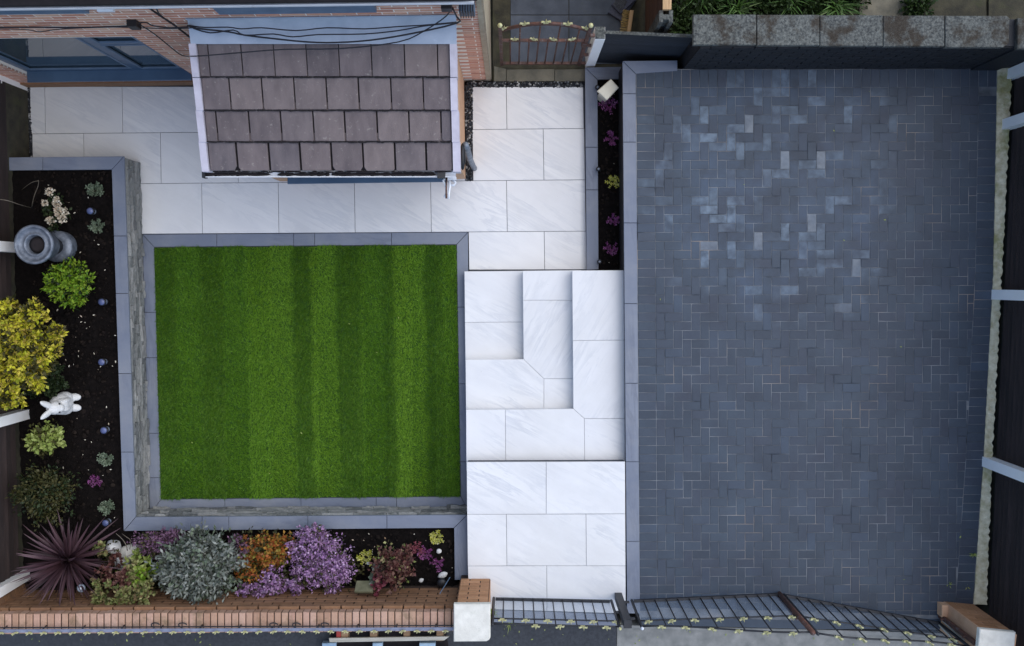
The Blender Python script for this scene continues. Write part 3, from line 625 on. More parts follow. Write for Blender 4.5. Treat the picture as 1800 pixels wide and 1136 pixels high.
for c in range(50):
    z = c * CR
    s = -0.1125 if c % 2 else 0.0
    while s < 7.6:
        a, e = max(s, 0.0), s + BL_; s += 0.225
        segs = [(a, e)]
        if z + BH_ > ZW0 - 0.02 and z < ZW1:
            segs = [(a, min(e, SW0))] if a < SW0 else ([(max(a, SW1), e)] if e > SW1 else [])
            if a < SW0 and e > SW1: segs = []
        for a, e in segs:
            if e - a < 0.03 or (z < 2.42 and SBR < (a + e) / 2 < SBL): continue
            lay.append((z, a, e))
def seen(t):
    p = proj((*hp((t[1] + t[2]) / 2), t[0])); return -5 < p[0] < 1805 and -10 < p[1] < 1140
lay.sort(key=lambda t: -(t[0] + (10 if seen(t) and t[0] < Zg - 0.2 else 0) + 2 * (t[2] - t[1])))
rest = MB()
for k, (z, a, e) in enumerate(lay):
    if k < 300: bplace(fullm, a, z + br.uniform(-0.001, 0.001), wo, (e - a) / BL_)
    else: hbox(rest, a, e, -0.02, 0.0015 + br.uniform(-0.0005, 0.001), z, z + BH_, 0, 0.0008)
o = rest.obj('brick', M_BRICK, wo); o['kind'] = 'stuff'
b = MB(); hbox(b, -0.012, -0.001, -7, 0.0, -0.1, 4.2); hbox(b, 0.0005, 0.05, 0.0045, 0.012, 0, 3.6); b.obj('corner_render', M_WALLSIDE, house)
# big window
w = MB(); fr = 0.07
def wbox(b, s0, s1, z0, z1, o0=-0.10, o1=-0.05, mi=0): hbox(b, s0, s1, o0, o1, z0, z1, mi)
smul = S(238, 116, 0.62)
wbox(w, SW0, SW1, ZW0, ZW0 + fr); wbox(w, SW0, SW1, ZW1 - fr, ZW1); wbox(w, SW0, SW0 + fr, ZW0 + fr, ZW1 - fr); wbox(w, SW1 - fr, SW1, ZW0 + fr, ZW1 - fr); wbox(w, smul - 0.045, smul + 0.045, ZW0 + fr, ZW1 - fr)
wz = ZW0 + (ZW1 - ZW0) * 0.72
wbox(w, SW0 + fr, smul - 0.045, wz - 0.035, wz + 0.035)
win = w.obj('window', M_NAVY, house)
for (a, e, z0, z1) in ((SW0 + fr, smul - 0.045, ZW0 + fr, wz - 0.035), (SW0 + fr, smul - 0.045, wz + 0.035, ZW1 - fr), (smul + 0.045, SW1 - fr, ZW0 + fr, ZW1 - fr)):
    g = MB(); wbox(g, a, e, z0, z1, -0.085, -0.075); g.obj('pane', M_GLASS, win)
    f = MB(); t = 0.028
    for q in ((a, e, z0, z0 + t), (a, e, z1 - t, z1), (a, a + t, z0 + t, z1 - t), (e - t, e, z0 + t, z1 - t)): wbox(f, *q, -0.062, -0.045)
    f.obj('sash', M_STEELBLUE, win)
g = MB(); hbox(g, SW0 + 0.001, SW1 - 0.001, -0.12, 0.065, ZW0 - 0.0385, ZW0 - 0.001, 0, 0.006); g.obj('sill', M_NAVY, win)
# ground line: brown plinth
b = MB(); hbox(b, SBL + 0.01, 7.6, 0.0035, 0.02, -0.05, 0.17); b.obj('plinth', M_GBRICK, house)
# eaves
b = MB()
prof = [(0.06, 0.045), (0.062, -0.02), (0.09, -0.055), (0.135, -0.055), (0.16, -0.02), (0.162, 0.045), (0.148, 0.045), (0.145, -0.012), (0.125, -0.04), (0.095, -0.04), (0.076, -0.012), (0.074, 0.045)]
sg0 = S(833, 4, Zg)
prof = [(0.05 + (a - 0.06) * 0.6, c * 0.6) for a, c in prof]; n = len(prof); vs = []
for s_ in (sg0, 7.8):
    for (o_, dz) in prof: x, y = hp(s_, o_); vs.append((x, y, Zg + dz))
b.add(vs, [(i, (i + 1) % n, n + (i + 1) % n, n + i) for i in range(n)] + [tuple(range(n)), tuple(reversed(range(n, 2 * n)))]); b.obj('gutter', M_WHITE, house)
b = MB(); hbox(b, sg0, 7.8, 0.0045, 0.048, Zg - 0.03, Zg + 0.09); b.obj('fascia', M_WHITE, house)
b = MB(); q = [hp(sg0 - 0.03, 0.10), hp(7.8, 0.10), hp(7.8, -3.2), hp(sg0 - 0.03, -3.2)]; z0_, z1_ = Zg + 0.10, Zg + 2.2
b.add([(*q[0], z0_), (*q[1], z0_), (*q[2], z1_), (*q[3], z1_)] + [(*q[0], z0_ - 0.05), (*q[1], z0_ - 0.05), (*q[2], z1_ - 0.05), (*q[3], z1_ - 0.05)], [(0, 1, 2, 3), (7, 6, 5, 4), (0, 4, 5, 1), (1, 5, 6, 2), (2, 6, 7, 3), (3, 7, 4, 0)])
b.obj('roof', M_UNDER, house)
for (xa, xb) in ((-30, 157), (386, 661)):
    p, q = WP(xa, 22, 0.03), WP(xb, 16 if xb > 300 else 20, 0.03)
    b = MB(); zt = min(p.z, q.z); hbox(b, S(xb, 16, q.z), S(xa, 20, p.z), 0.0046, 0.05, zt, zt + 0.22, 0, 0.006); b.obj('upper_sill', M_STEELBLUE, house)
p = WP(186, 20, 0.05); b = MB()
for (da, db) in ((-0.12, 0.0), (0.0, 0.12)):
    pass
s_ = S(186, 18, p.z); hbox(b, s_ - 0.13, s_ + 0.13, 0.0047, 0.05, p.z + 0.06, p.z + 0.14, 0, 0.01); hbox(b, s_ - 0.08, s_ + 0.06, 0.0048, 0.06, p.z, p.z + 0.059, 0, 0.02); b.obj('vent_cover', M_WHITE, house)

# porch: bay wall, roof
yw = lambda px, py, z: S(px, py, z)
PF = (Vector(XY(650, 317, 0)) - HB).dot(hn)                   # how far the bay stands out
b = MB(); hbox(b, S(818, 300, 0), S(492, 300, 0), 0.0045, PF, -0.1, 0.46); hbox(b, S(818, 300, 0), S(790, 300, 0), 0.0045, PF, 0.4601, 2.02); hbox(b, S(508, 300, 0), S(492, 300, 0), 0.0045, PF, 0.4602, 2.02); hbox(b, S(790, 300, 0), S(508, 300, 0), 0.0046, PF - 0.14, 0.4603, 2.02); b.obj('porch_wall', M_TERR, house)
b = MB(); sa, sb = S(786, 312, 0.5), S(505, 312, 0.5)
hbox(b, sa, sb, PF - 0.04, PF + 0.085, 0.47, 0.505, 0, 0.006); pwin = b.obj('porch_sill', M_NAVY, house)
b = MB(); A_, B_ = S(788, 300, 0.5), S(510, 300, 0.5)
for q in ((A_, B_, 0.506, 0.57), (A_, B_, 1.93, 2.0), (A_, A_ + 0.06, 0.571, 1.929), (B_ - 0.06, B_, 0.571, 1.929), ((A_ + B_) / 2 - 0.04, (A_ + B_) / 2 + 0.04, 0.571, 1.929)): hbox(b, q[0], q[1], PF - 0.13, PF - 0.06, q[2], q[3])
pw = b.obj('window', M_NAVY, house); b = MB(); hbox(b, A_ + 0.06, B_ - 0.06, PF - 0.11, PF - 0.1, 0.571, 1.929); b.obj('pane', M_GLASS, pw)
RA, RB = W(575, 79, 2.49), W(575, 301, 2.10); slope = (RB.z - RA.z) / (RB.y - RA.y)
def roofz(y): return RA.z + (y - RA.y) * slope
xl, xr = W(345, 190, 2.3).x - 0.0, W(806, 190, 2.3).x
deck = MB()
dv = [(xl + 0.03, RA.y + 0.25, roofz(RA.y + 0.25) - 0.012), (xr - 0.02, RA.y + 0.25, roofz(RA.y + 0.25) - 0.012), (xr - 0.02, RB.y + 0.005, roofz(RB.y) - 0.012), (xl + 0.03, RB.y + 0.005, roofz(RB.y) - 0.012)]
deck.add(dv + [(x, y, z - 0.05) for x, y, z in dv], [(3, 2, 1, 0), (4, 5, 6, 7), (0, 1, 5, 4), (1, 2, 6, 5), (2, 3, 7, 6), (3, 0, 4, 7)]); roof = deck.obj('porch_roof', M_UNDER, house)
tails = [RA.y + (RB.y - RA.y) * k for k in (0.245, 0.505, 0.757, 1.0)]
joints = [[349, 367, 425, 482, 539, 596, 653, 711, 769, 791], [356, 404, 461, 517.5, 574, 630.5, 687.5, 744, 792], [361, 381, 438, 494, 551, 606, 663, 719, 775, 794], [366, 416, 473, 527.5, 582.5, 638, 694, 749, 796]]
pyt = [105, 161, 218, 273]
tr_ = random.Random(4)
def tile(xa, xb, yt, gauge, chip, zoff):
    L = gauge + 0.07; th = 0.024; g = 0.0032 + chip * 0.17 + tr_.uniform(0, 0.002)
    xa += g; xb -= g; n = 5
    cut = chip
    bl, br_ = tr_.uniform(0, cut), tr_.uniform(0, cut)
    plan = [(xa, yt + L), (xa, yt + bl * 1.6), (xa + bl, yt), (xb - br_, yt + tr_.uniform(-0.003, 0.003)), (xb, yt + br_ * 1.6), (xb, yt + L)]
    sk = tr_.uniform(-0.003, 0.003); b = MB()
    up = lambda x, y, d: (x, y, roofz(y) + 0.034 - (y - yt) / L * 0.03 + d + zoff)
    k = len(plan); vs = [up(x, y, -th) for x, y in plan] + [up(x, y, -0.004) for x, y in plan] + [up(x, y, 0) for x, y in shrink(plan, 0.004)] if area(plan) else []
    top = inset(plan, 0.004) if ccw(plan) is plan else shrink(plan, 0.004)[::-1]
    vs = [up(x, y, -th) for x, y in plan] + [up(x, y, -0.004) for x, y in plan] + [up(x, y, 0) for x, y in top]
    fs = [tuple(range(2 * k, 3 * k))] + [(q * k + i, q * k + (i + 1) % k, (q + 1) * k + (i + 1) % k, (q + 1) * k + i) for q in range(2) for i in range(k)]
    b.add(vs, fs); return b.obj('roof_tile', M_TILE, roof)
gz = (RA.y - RB.y) * 0.25
for r in range(4):
    zt = roofz(tails[r] + gz / 2)
    xs = [W(j, pyt[r], zt + 0.02).x for j in joints[r]]
    for a, e in zip(xs[:-1], xs[1:]): tile(a, e, tails[r], gz, (0.004, 0.012, 0.018, 0.030)[r], tr_.uniform(-0.002, 0.002))
for r in range(4):                                           # dark lumps added as the shadow line under each row of tails
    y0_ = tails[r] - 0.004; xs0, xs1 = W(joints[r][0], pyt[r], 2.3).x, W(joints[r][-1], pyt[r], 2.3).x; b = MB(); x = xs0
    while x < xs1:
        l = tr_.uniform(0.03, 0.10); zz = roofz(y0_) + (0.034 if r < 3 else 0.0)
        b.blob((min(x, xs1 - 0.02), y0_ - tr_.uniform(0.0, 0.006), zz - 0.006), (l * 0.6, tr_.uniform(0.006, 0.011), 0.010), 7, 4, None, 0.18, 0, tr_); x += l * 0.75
    b.obj('tail_shadow', M_UNDER, roof, True)
for r in range(4):                                           # verge caps
    yt = tails[r]; ytop = yt + gz - 0.006; c = [349.5, 356.5, 361.5, 366.5][r]
    for (xa, xb) in ((W(c - 12.5, pyt[r], roofz(yt) + 0.06).x, W(c, pyt[r], roofz(yt) + 0.06).x - 0.002), (W([791, 792, 794, 796][r], pyt[r], roofz(yt) + 0.06).x + 0.002, W([803.5, 804, 807, 809][r], pyt[r], roofz(yt) + 0.06).x)):
        b = MB(); y0_ = yt - 0.012
        vs = [(x, y, roofz(y) + d - (y - yt) * 0.04) for d in (-0.09, 0.056) for x, y in ((xa, y0_), (xb, y0_), (xb, ytop), (xa, ytop))]
        b.add(vs, [(3, 2, 1, 0), (4, 5, 6, 7), (0, 1, 5, 4), (1, 2, 6, 5), (2, 3, 7, 6), (3, 0, 4, 7)]); b.obj('verge_cap', M_VERGE, roof)
b = MB(); zf = roofz(RA.y) + 0.045
fl = [(W(335, 79, zf).x, RA.y - 0.0), (W(803, 79, zf).x, RA.y)]
nx = 24; vs = []
for i in range(nx + 1):
    x = fl[0][0] + (fl[1][0] - fl[0][0]) * i / nx
    yt_ = HB.y + (x - HB.x) * hd.y / hd.x - 0.005
    for k, (y, z) in enumerate(((RA.y - 0.004, zf), (RA.y + (yt_ - RA.y) * 0.5, zf + 0.035), (yt_, zf + 0.07), (yt_ - 0.003, zf + 0.15))): vs.append((x, y, z + tr_.uniform(-0.003, 0.003)))
b.add(vs, [(i * 4 + k, (i + 1) * 4 + k, (i + 1) * 4 + k + 1, i * 4 + k + 1) for i in range(nx) for k in range(3)]); b.obj('flashing', M_LEAD, roof, True)
b = MB(); zg = RB.z - 0.045; yg = RB.y - 0.005; ga, gb = W(362, 305, zg).x, W(801, 305, zg).x
prof = [(0.012, 0.03), (0.008, -0.015), (-0.02, -0.03), (-0.048, -0.015), (-0.052, 0.03), (-0.045, 0.03), (-0.041, -0.005), (-0.02, -0.018), (0.0, -0.005), (0.004, 0.03)]
n = len(prof); vs = [(x, yg + dy, zg + dz) for x in (ga, gb) for dy, dz in prof]
b.add(vs, [(i, (i + 1) % n, n + (i + 1) % n, n + i) for i in range(n)] + [tuple(range(n)), tuple(reversed(range(n, 2 * n)))]); gt = b.obj('porch_gutter', M_WHITE, house)
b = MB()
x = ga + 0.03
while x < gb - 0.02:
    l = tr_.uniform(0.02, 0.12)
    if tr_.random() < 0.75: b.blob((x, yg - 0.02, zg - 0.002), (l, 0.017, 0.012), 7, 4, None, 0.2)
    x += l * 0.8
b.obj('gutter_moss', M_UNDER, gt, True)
b = MB(); b.box((ga - 0.012, yg - 0.02, zg), (0.03, 0.075, 0.075)); b.box((W(776, 307, zg).x, yg - 0.022, zg + 0.004), (0.075, 0.07, 0.075)); b.obj('gutter_bracket', M_BLACK, gt)
b = MB(); hx, hy = W(813, 275, 1.92).x, W(813, 275, 1.92).y; b.blob((hx, hy, 1.9), (0.03, 0.135, 0.06), 12, 8); b.obj('hopper', M_BLACK, house, True)
b = MB(); b.tube([W(818, 255, 1.75), W(821, 262, 1.55), W(826, 280, 1.0), W(832, 293, 0.16), W(834, 296, 0.04)], 0.034, 10); b.obj('downpipe', M_ZINC, house, True)

# ornate bracket at the porch corner
br_ = thing('hanging_bracket', 'white ornate iron bracket projecting from the porch gutter corner', 'bracket'); zb_ = 1.97
b = MB(); p0 = W(792, 312, zb_); b.box((p0.x, p0.y, zb_), (0.055, 0.05, 0.03)); b.box((p0.x + 0.03, p0.y - 0.01, zb_ - 0.015), (0.05, 0.03, 0.05)); b.obj('plate', M_WHITE, br_)
for pts in ([(784, 312), (779, 318), (782, 323), (785, 329), (785, 341), (781, 347)], [(790, 318), (791, 328), (789, 340), (789, 350)], [(796, 317), (801, 321), (798, 326), (791, 325)]):
    b = MB(); b.tube([W(x, y, zb_ - 0.03 - 0.002 * i) for i, (x, y) in enumerate(pts)], 0.012, 6); b.obj('scroll_arm', M_WHITE, br_, True)
b = MB(); b.tube([W(785, 312, zb_ - 0.02), W(784.5, 330, zb_ - 0.02), W(784.5, 349, zb_ - 0.02)], 0.009, 6); b.obj('hook', M_RUST, br_, True)

# cables
def wallpts(pts, out=0.03, z=2.68):
    r = []
    for p in pts:
        if 336 < p[0] < 806 and p[1] > 36: r.append(W(p[0], p[1], (p[2] if len(p) > 2 else z)))
        else: r.append(WP(p[0], p[1], out))
    return r
def smooth(p, k=3):
    p = [Vector(q) for q in p]; out = []
    for i in range(len(p) - 1):
        a, b_, c, d = p[max(i - 1, 0)], p[i], p[i + 1], p[min(i + 2, len(p) - 1)]
        for j in range(k):
            t = j / k; out.append(0.5 * ((2 * b_) + (c - a) * t + (2 * a - 5 * b_ + 4 * c - d) * t * t + (3 * b_ - a - 3 * c + d) * t ** 3))
    return out + [p[-1]]
def cable(label, pts, r=0.007, out=0.03):
    b = MB(); b.tube(smooth(wallpts(pts, out)), r, 6); return tag(b.obj('cable', M_CABLE, None, True), label, 'cable', 'cables strung along the house front')
cable('black cable running level along the brick above the big window to the junction box', [(-20, 48.5), (60, 48), (150, 48.5), (228, 46)], 0.008)
cable('thin cable looping loosely under the level cable above the big window', [(-20, 51), (45, 52), (70, 56), (110, 51), (200, 48), (300, 50.5), (340, 49)], 0.0045, 0.02)
cable('thick black cable slanting from the gutter down behind the porch flashing', [(258, 11), (280, 27), (303, 42), (320, 55), (334, 66)], 0.009, 0.04)
cable('short black cable dropping from the gutter to join the slanting cable', [(272, 11), (276, 17), (281, 26), (300, 41)], 0.007, 0.045)
cable('thin cable sagging from the junction box across the top row of roof tiles', [(245, 43), (270, 59), (295, 79), (315, 95), (325, 98.5), (338, 99), (360, 98, 2.6), (420, 93, 2.6), (500, 87, 2.6), (600, 85.5, 2.6), (700, 74, 2.62), (745, 55, 2.68), (785, 28), (791, 14)], 0.0055, 0.035)
cable('short cable between the junction box and the cable bundle on the porch flashing', [(245, 40), (258, 40), (268, 45), (300, 49), (333, 47), (345, 47)], 0.006, 0.05)
cable('thick cable drooping lowest across the grey lead flashing', [(330, 45), (345, 50, 2.68), (400, 56, 2.66), (430, 62, 2.66), (480, 68, 2.66), (540, 74, 2.66), (590, 75, 2.66), (650, 71, 2.66), (720, 60, 2.68), (803, 41, 2.72), (803, 30), (795, 14)], 0.008, 0.045)
cable('wavy cable along the top of the lead flashing', [(333, 45), (360, 48.5, 2.72), (400, 48, 2.72), (425, 51, 2.72), (460, 49, 2.72), (520, 54, 2.71), (575, 49, 2.72), (640, 51, 2.72), (700, 47, 2.72), (750, 44, 2.73), (803, 39, 2.74)], 0.006, 0.05)
cable('middle cable with a loose dip across the lead flashing', [(334, 48), (370, 58, 2.67), (410, 53, 2.69), (430, 62, 2.67), (480, 60, 2.69), (515, 65, 2.68), (560, 61, 2.69), (640, 60, 2.69), (700, 54, 2.7), (745, 46, 2.72), (803, 40, 2.74)], 0.0065, 0.05)
def housebox(name, label, cat, px, py, w_, h_, d_, m):
    p = WP(px, py, d_ / 2 + 0.006); b = MB(); b.box(p, (w_, d_, h_), 0, Matrix.Rotation(ROT, 3, 'Z')); o = b.obj(name, m); return tag(o, label, cat)
housebox('junction_box', 'small black junction box on the brick where two cables meet', 'junction box', 235.5, 44, 0.085, 0.12, 0.06, M_BLACK)
housebox('terminal_box', 'small dark terminal box just below the gutter above the porch', 'terminal box', 785, 12, 0.09, 0.1, 0.06, M_BLACK)
vt = thing('ribbed_vent', 'dark ribbed wall vent under the gutter end at the house corner', 'vent')
p = WP(821, 15, 0.05); b = MB(); b.box(p, (0.135, 0.09, 0.16), 0, Matrix.Rotation(ROT, 3, 'Z')); b.obj('body', M_STEELBLUE, vt)
for k in range(6): b = MB(); b.box((p.x - 0.055 + k * 0.022, p.y - 0.052, p.z + 0.01), (0.008, 0.02, 0.17)); b.box((p.x - 0.055 + k * 0.022, p.y - 0.02, p.z + 0.086), (0.008, 0.07, 0.012)); b.obj('rib', M_BLACK, vt)

# ------------------------------------------------------------------ side passage and its gate
sp = _se('side_path')
b = MB(); b.prism(poly([(866, -300), (1190, -300), (1100, 145), (866, 145)], 0), -0.15, -0.02); b.obj('path_bed', M_DIRT, sp)
vx = [897, 1000, 1103]; hy_ = [-120, -70, 26.5, 113]
for a, e in zip(vx[:-1], vx[1:]):
    for c, d in zip(hy_[:-1], hy_[1:]): slab([(a, c), (e, c), (e, d), (a, d)], -0.01, sp, M_FLAG, 0.03, 0.004, 'flagstone')
for a, e in ((868, 890), (890, 975), (975, 1033)): slab([(a, 122 if a > 880 else 116), (e, 121), (e, 143), (a, 144)], 0.0, sp, M_THRESH, 0.05, 0.003, 'threshold_stone')

def finial_mesh():
    b = MB()
    def petal(pts, w):
        n = len(pts); vs = []
        for i, (x, z) in enumerate(pts):
            t = i / (n - 1); ww = w * (math.sin(math.pi * min(1, t * 0.85 + 0.15)) + 0.05)
            d = Vector((pts[min(i + 1, n - 1)][0] - pts[max(i - 1, 0)][0], 0, pts[min(i + 1, n - 1)][1] - pts[max(i - 1, 0)][1])).normalized(); q = Vector((-d.z, 0, d.x))
            for o in (q * ww, Vector((0, 0.010, 0)), -q * ww, Vector((0, -0.010, 0))): vs.append((x + o.x, o.y, z + o.z))
        b.add(vs, [(i * 4 + k, i * 4 + (k + 1) % 4, (i + 1) * 4 + (k + 1) % 4, (i + 1) * 4 + k) for i in range(n - 1) for k in range(4)] + [(3, 2, 1, 0), tuple(range((n - 1) * 4, n * 4))])
    petal([(0, 0), (0, 0.03), (0, 0.07), (0, 0.12)], 0.014)
    for s in (-1, 1): petal([(0, 0.01), (s * 0.02, 0.045), (s * 0.042, 0.055), (s * 0.05, 0.032)], 0.009)
    b.box((0, 0, 0.016), (0.05, 0.022, 0.012)); return b.mesh('finial', M_GOLD)
FIN = finial_mesh()
def finial(p, par, rz=0.0, s=1.0):
    o = link('finial', FIN, par); o.matrix_local = Matrix.Translation(p) @ Matrix.Rotation(rz + R.uniform(-0.25, 0.25), 4, 'Z') @ Matrix.Rotation(R.uniform(-0.08, 0.08), 4, 'Y') @ Matrix.Scale(s, 4); return o
def bar(par, pts, r, m, name='bar', n=6): b = MB(); b.tube(pts, r, n); return b.obj(name, m, par, True)

sg = thing('side_gate', 'rusty arched wrought iron gate between house corner and white post', 'gate')
gA, gB = Vector(XY(882, 112, 0.08)), Vector(XY(1018, 112, 0.08)); gp = lambda t, z: (*(gA.lerp(gB, t)), z)
arch = lambda t: 1.50 + 0.27 * (1 - (2 * t - 1) ** 2)
for t in (0, 1):
    b = MB(); b.box((gp(t, 0)[0], gp(t, 0)[1], 0.85), (0.035, 0.035, 1.62)); b.obj('stile', M_RUST, sg)
    b = MB(); b.blob(gp(t, 1.69), (0.026, 0.026, 0.03), 8, 6); b.obj('ball_cap', M_GOLD, sg, True)
bar(sg, [gp(t / 12, arch(t / 12)) for t in range(13)], 0.017, M_RUST, 'arch_rail')
bar(sg, [gp(t / 12, arch(t / 12) - 0.05) for t in range(13)], 0.008, M_RUST, 'arch_rail')
for z in (0.10, 1.12): b = MB(); c = gA.lerp(gB, 0.5); b.box((c.x, c.y, z), ((gB - gA).length - 0.036, 0.03, 0.03)); b.obj('rail', M_RUST, sg)
for k in range(1, 9):
    t = k / 9; tall = k % 2 == 0
    bar(sg, [gp(t, 0.1), gp(t, arch(t) - 0.01 if tall else 1.15)], 0.0085, M_RUST)
for t in (0.04, 0.27, 0.50, 0.74, 0.95): finial(gp(t, arch(t)), sg)
for t in (0.16, 0.39, 0.61, 0.83): finial(gp(t, 1.13), sg, 0, 0.9)
b = MB(); b.box(gp(0.985, 1.0), (0.05, 0.05, 0.16)); b.obj('latch', M_RUST, sg)
for k, z in enumerate((0.15, 0.55, 0.95, 1.35)): b = MB(); x, y, _ = gp(1.0, 0); b.box((x + 0.045, y - 0.01, z), (0.05, 0.03, 0.04)); b.obj('hinge', M_RUST, sg)

# black board screen with its white post
sc_ = thing('board_screen', 'low black painted board screen beside the white square post', 'fence')
px_, py_ = 0.917, 2.585
b = MB(); b.prism([(px_ - 0.053, py_ - 0.065), (px_ + 0.053, py_ - 0.065), (px_ + 0.053, py_ + 0.065), (px_ - 0.053, py_ + 0.065)], -0.1, 1.28, 0.008)
b.obj('post', M_POST, sc_)
b = MB(); b.prism([(px_ - 0.05, py_ - 0.062), (px_ + 0.05, py_ - 0.062), (px_ + 0.05, py_ + 0.062), (px_ - 0.05, py_ + 0.062)], 1.2802, 1.292, 0.006); b.obj('post_top', M_AGED, sc_)
xa, xb = px_ + 0.055, W(1219, 65, 1.3).x
for k in range(12):
    b = MB(); z = 0.10 + k * 0.098; y = 2.545
    b.add([(xa, y + 0.012, z), (xb, y - 0.03, z), (xb, y - 0.005, z + 0.11), (xa, y + 0.037, z + 0.11), (xa, y + 0.04, z), (xb, y, z), (xb, y + 0.008, z + 0.11), (xa, y + 0.05, z + 0.11)], [(0, 1, 2, 3), (7, 6, 5, 4), (0, 4, 5, 1), (1, 5, 6, 2), (2, 6, 7, 3), (3, 7, 4, 0)]); b.obj('board', M_BLACKBOARD, sc_)
b = MB(); b.add([(xa, y + 0.028, 1.286), (xb, y - 0.014, 1.286), (xb, y + 0.02, 1.286), (xa, y + 0.06, 1.286), (xa, y + 0.028, 1.30), (xb, y - 0.014, 1.30), (xb, y + 0.02, 1.30), (xa, y + 0.06, 1.30)], [(3, 2, 1, 0), (4, 5, 6, 7), (0, 1, 5, 4), (1, 2, 6, 5), (2, 3, 7, 6), (3, 0, 4, 7)]); b.obj('cap_strip', M_AGED, sc_)

# fence going back from the concrete post
bf = thing('passage_fence', 'brown stained fence with raw timber top running back from a slotted concrete post', 'fence')
qx, qy = 1.565, 2.69
b = MB()
for dx in (-0.05, 0.05): b.box((qx + dx, qy, 0.74), (0.04, 0.12, 1.54))
b.box((qx, qy - 0.005, 0.74), (0.06, 0.05, 1.54)); b.obj('post', M_AGED, bf)
b = MB(); b.box((qx + 0.005, qy + 1.55, 1.52), (0.085, 2.98, 0.05)); b.obj('top_rail', M_TIMBER, bf)
for k in range(9): b = MB(); b.box((qx - 0.004 * (k % 2), qy + 1.55, 0.2 + k * 0.15), (0.03, 2.96, 0.146)); b.obj('board', M_RUSTBOARD, bf)

# broom and rubber mats in the passage
bm_ = thing('broom_head', 'straw bristle broom head lying behind the black board screen', 'broom')
p0, p1 = W(1109, 18, 0.12), W(1103, 60, 0.12); d = (p1 - p0).normalized(); nrm = Vector((d.y, -d.x, 0)); nrm = nrm if nrm.x < 0 else -nrm
b = MB(); b.prism([tuple((p0 - nrm * 0.035).xy), tuple((p1 - nrm * 0.035).xy), tuple((p1 + nrm * 0.01).xy), tuple((p0 + nrm * 0.01).xy)], 0.06, 0.13, 0.008); b.obj('stock', M_TIMBER, bm_)
for k in range(15):
    q = p0.lerp(p1, (k + 0.5) / 15) + nrm * 0.011; b = MB()
    for j in range(7): e = q + nrm * R.uniform(0.07, 0.085) + d * R.uniform(-0.008, 0.008) + Vector((0, 0, R.uniform(-0.05, 0.02))); b.tube([q + Vector((0, 0, R.uniform(-0.02, 0.005) - 0.02)), e], [0.0035, 0.002], 4)
    b.obj('bristle_tuft', M_BRISTLE, bm_)
mt = thing('rubber_mats', 'two grey studded rubber mats stacked askew beside the broom head', 'mats')
def quadpx(pts, z0, z1, m, name, par): b = MB(); b.prism(poly(pts, z1), z0, z1, 0.004); return b.obj(name, m, par)
quadpx([(1069, 22), (1088, -8), (1120, -2), (1093, 37)], -0.0095, 0.05, M_MAT, 'lower_mat', mt)
tm = quadpx([(1075, 8), (1088, -14), (1117, 0), (1091, 24)], 0.0505, 0.10, M_MAT, 'upper_mat', mt)
b = MB()
a0, a1, a3 = Vector(XY(1077, 8, 0.1)), Vector(XY(1089, -11, 0.1)), Vector(XY(1091, 22, 0.1))
for i in range(9):
    for j in range(9): q = a0 + (a1 - a0) * ((i + 0.5) / 9) + (a3 - a0) * ((j + 0.5) / 9); b.box((q.x, q.y, 0.104), (0.009, 0.009, 0.008))
o = b.obj('stud', M_AGED, tm); o['kind'] = 'stuff'

# ------------------------------------------------------------------ neighbour's ground, black wall with aged copings
b = MB(); b.prism(poly([(1192, 60), (1192, -260), (2600, -260), (2600, 60)], 0.5), -0.15, 0.5); struct(b.obj('neighbour_soil', M_DIRT))
nb = _se('neighbour_paving')
for a, e, m in ((1510, 1606, M_CROSS), (1609, 1734, M_THRESH), (1737, 1880, M_THRESH)): slab([(a, -140), (e, -140), (e, 45), (a, 45)], 0.53, nb, M_DIRT if m is M_THRESH else M_THRESH, 0.03, 0.006, 'paving_slab')
bw = thing('boundary_wall', 'black painted brick wall topped with five lichen stained concrete copings', 'garden wall')
zc_ = 1.60; cx = [1218, 1330, 1441, 1552.5, 1661, 1775]
for i, (a, e) in enumerate(zip(cx[:-1], cx[1:])):
    tp, bt = 25 + i * 0.6, (79.5, 80.5, 81.5, 82, 84)[i]
    pts = [(a, tp), (e, tp), (e, bt), (a, bt)] if i < 4 else [(a, tp), (1770, tp), (1775, tp + 5), (1774, bt - 8), (1764, bt), (a, bt)]
    b = MB(); b.prism(shrink(poly(pts, zc_), 0.0035), zc_ - 0.055, zc_ + (0.0, 0.002, 0.0, -0.002, 0.004)[i], 0.006); b.obj('coping_slab', M_AGED, bw)
fy = W(1400, 122, 0.6).y; fy2 = W(1750, 121, 0.6).y; wx0, wx1 = W(1201, 122, 0.6).x, W(1812, 121, 0.6).x
b = MB(); b.prism([(wx0, fy + 0.012), (wx1, fy2 + 0.012), (wx1, fy2 + 0.28), (wx0, fy + 0.28)], -0.1, zc_ - 0.056); b.obj('wall_core', M_BLACKBRICK, bw)
for c in range(12):
    z = 0.60 + c * 0.078; s = wx0 - (0.1125 if c % 2 else 0)
    while s < wx1:
        a, e = max(s, wx0), min(s + 0.215, wx1); s += 0.225
        if e - a < 0.03: continue
        y = fy + (fy2 - fy) * (a - wx0) / (wx1 - wx0); dy = R.uniform(-0.002, 0.002)
        b = MB(); b.prism([(a, y + dy), (e, y + dy), (e, y + 0.02), (a, y + 0.02)], z, z + 0.069, 0.0025); b.obj('brick', M_BLACKBRICK, bw)
we = thing('wall_pier', 'short weathered wall pier past the right end of the black wall', 'pier')
b = MB(); b.prism(poly([(1789, 32), (1850, 32), (1850, 86), (1789, 86)], 1.6), 1.54, 1.6, 0.006); b.obj('cap', M_AGED, we)
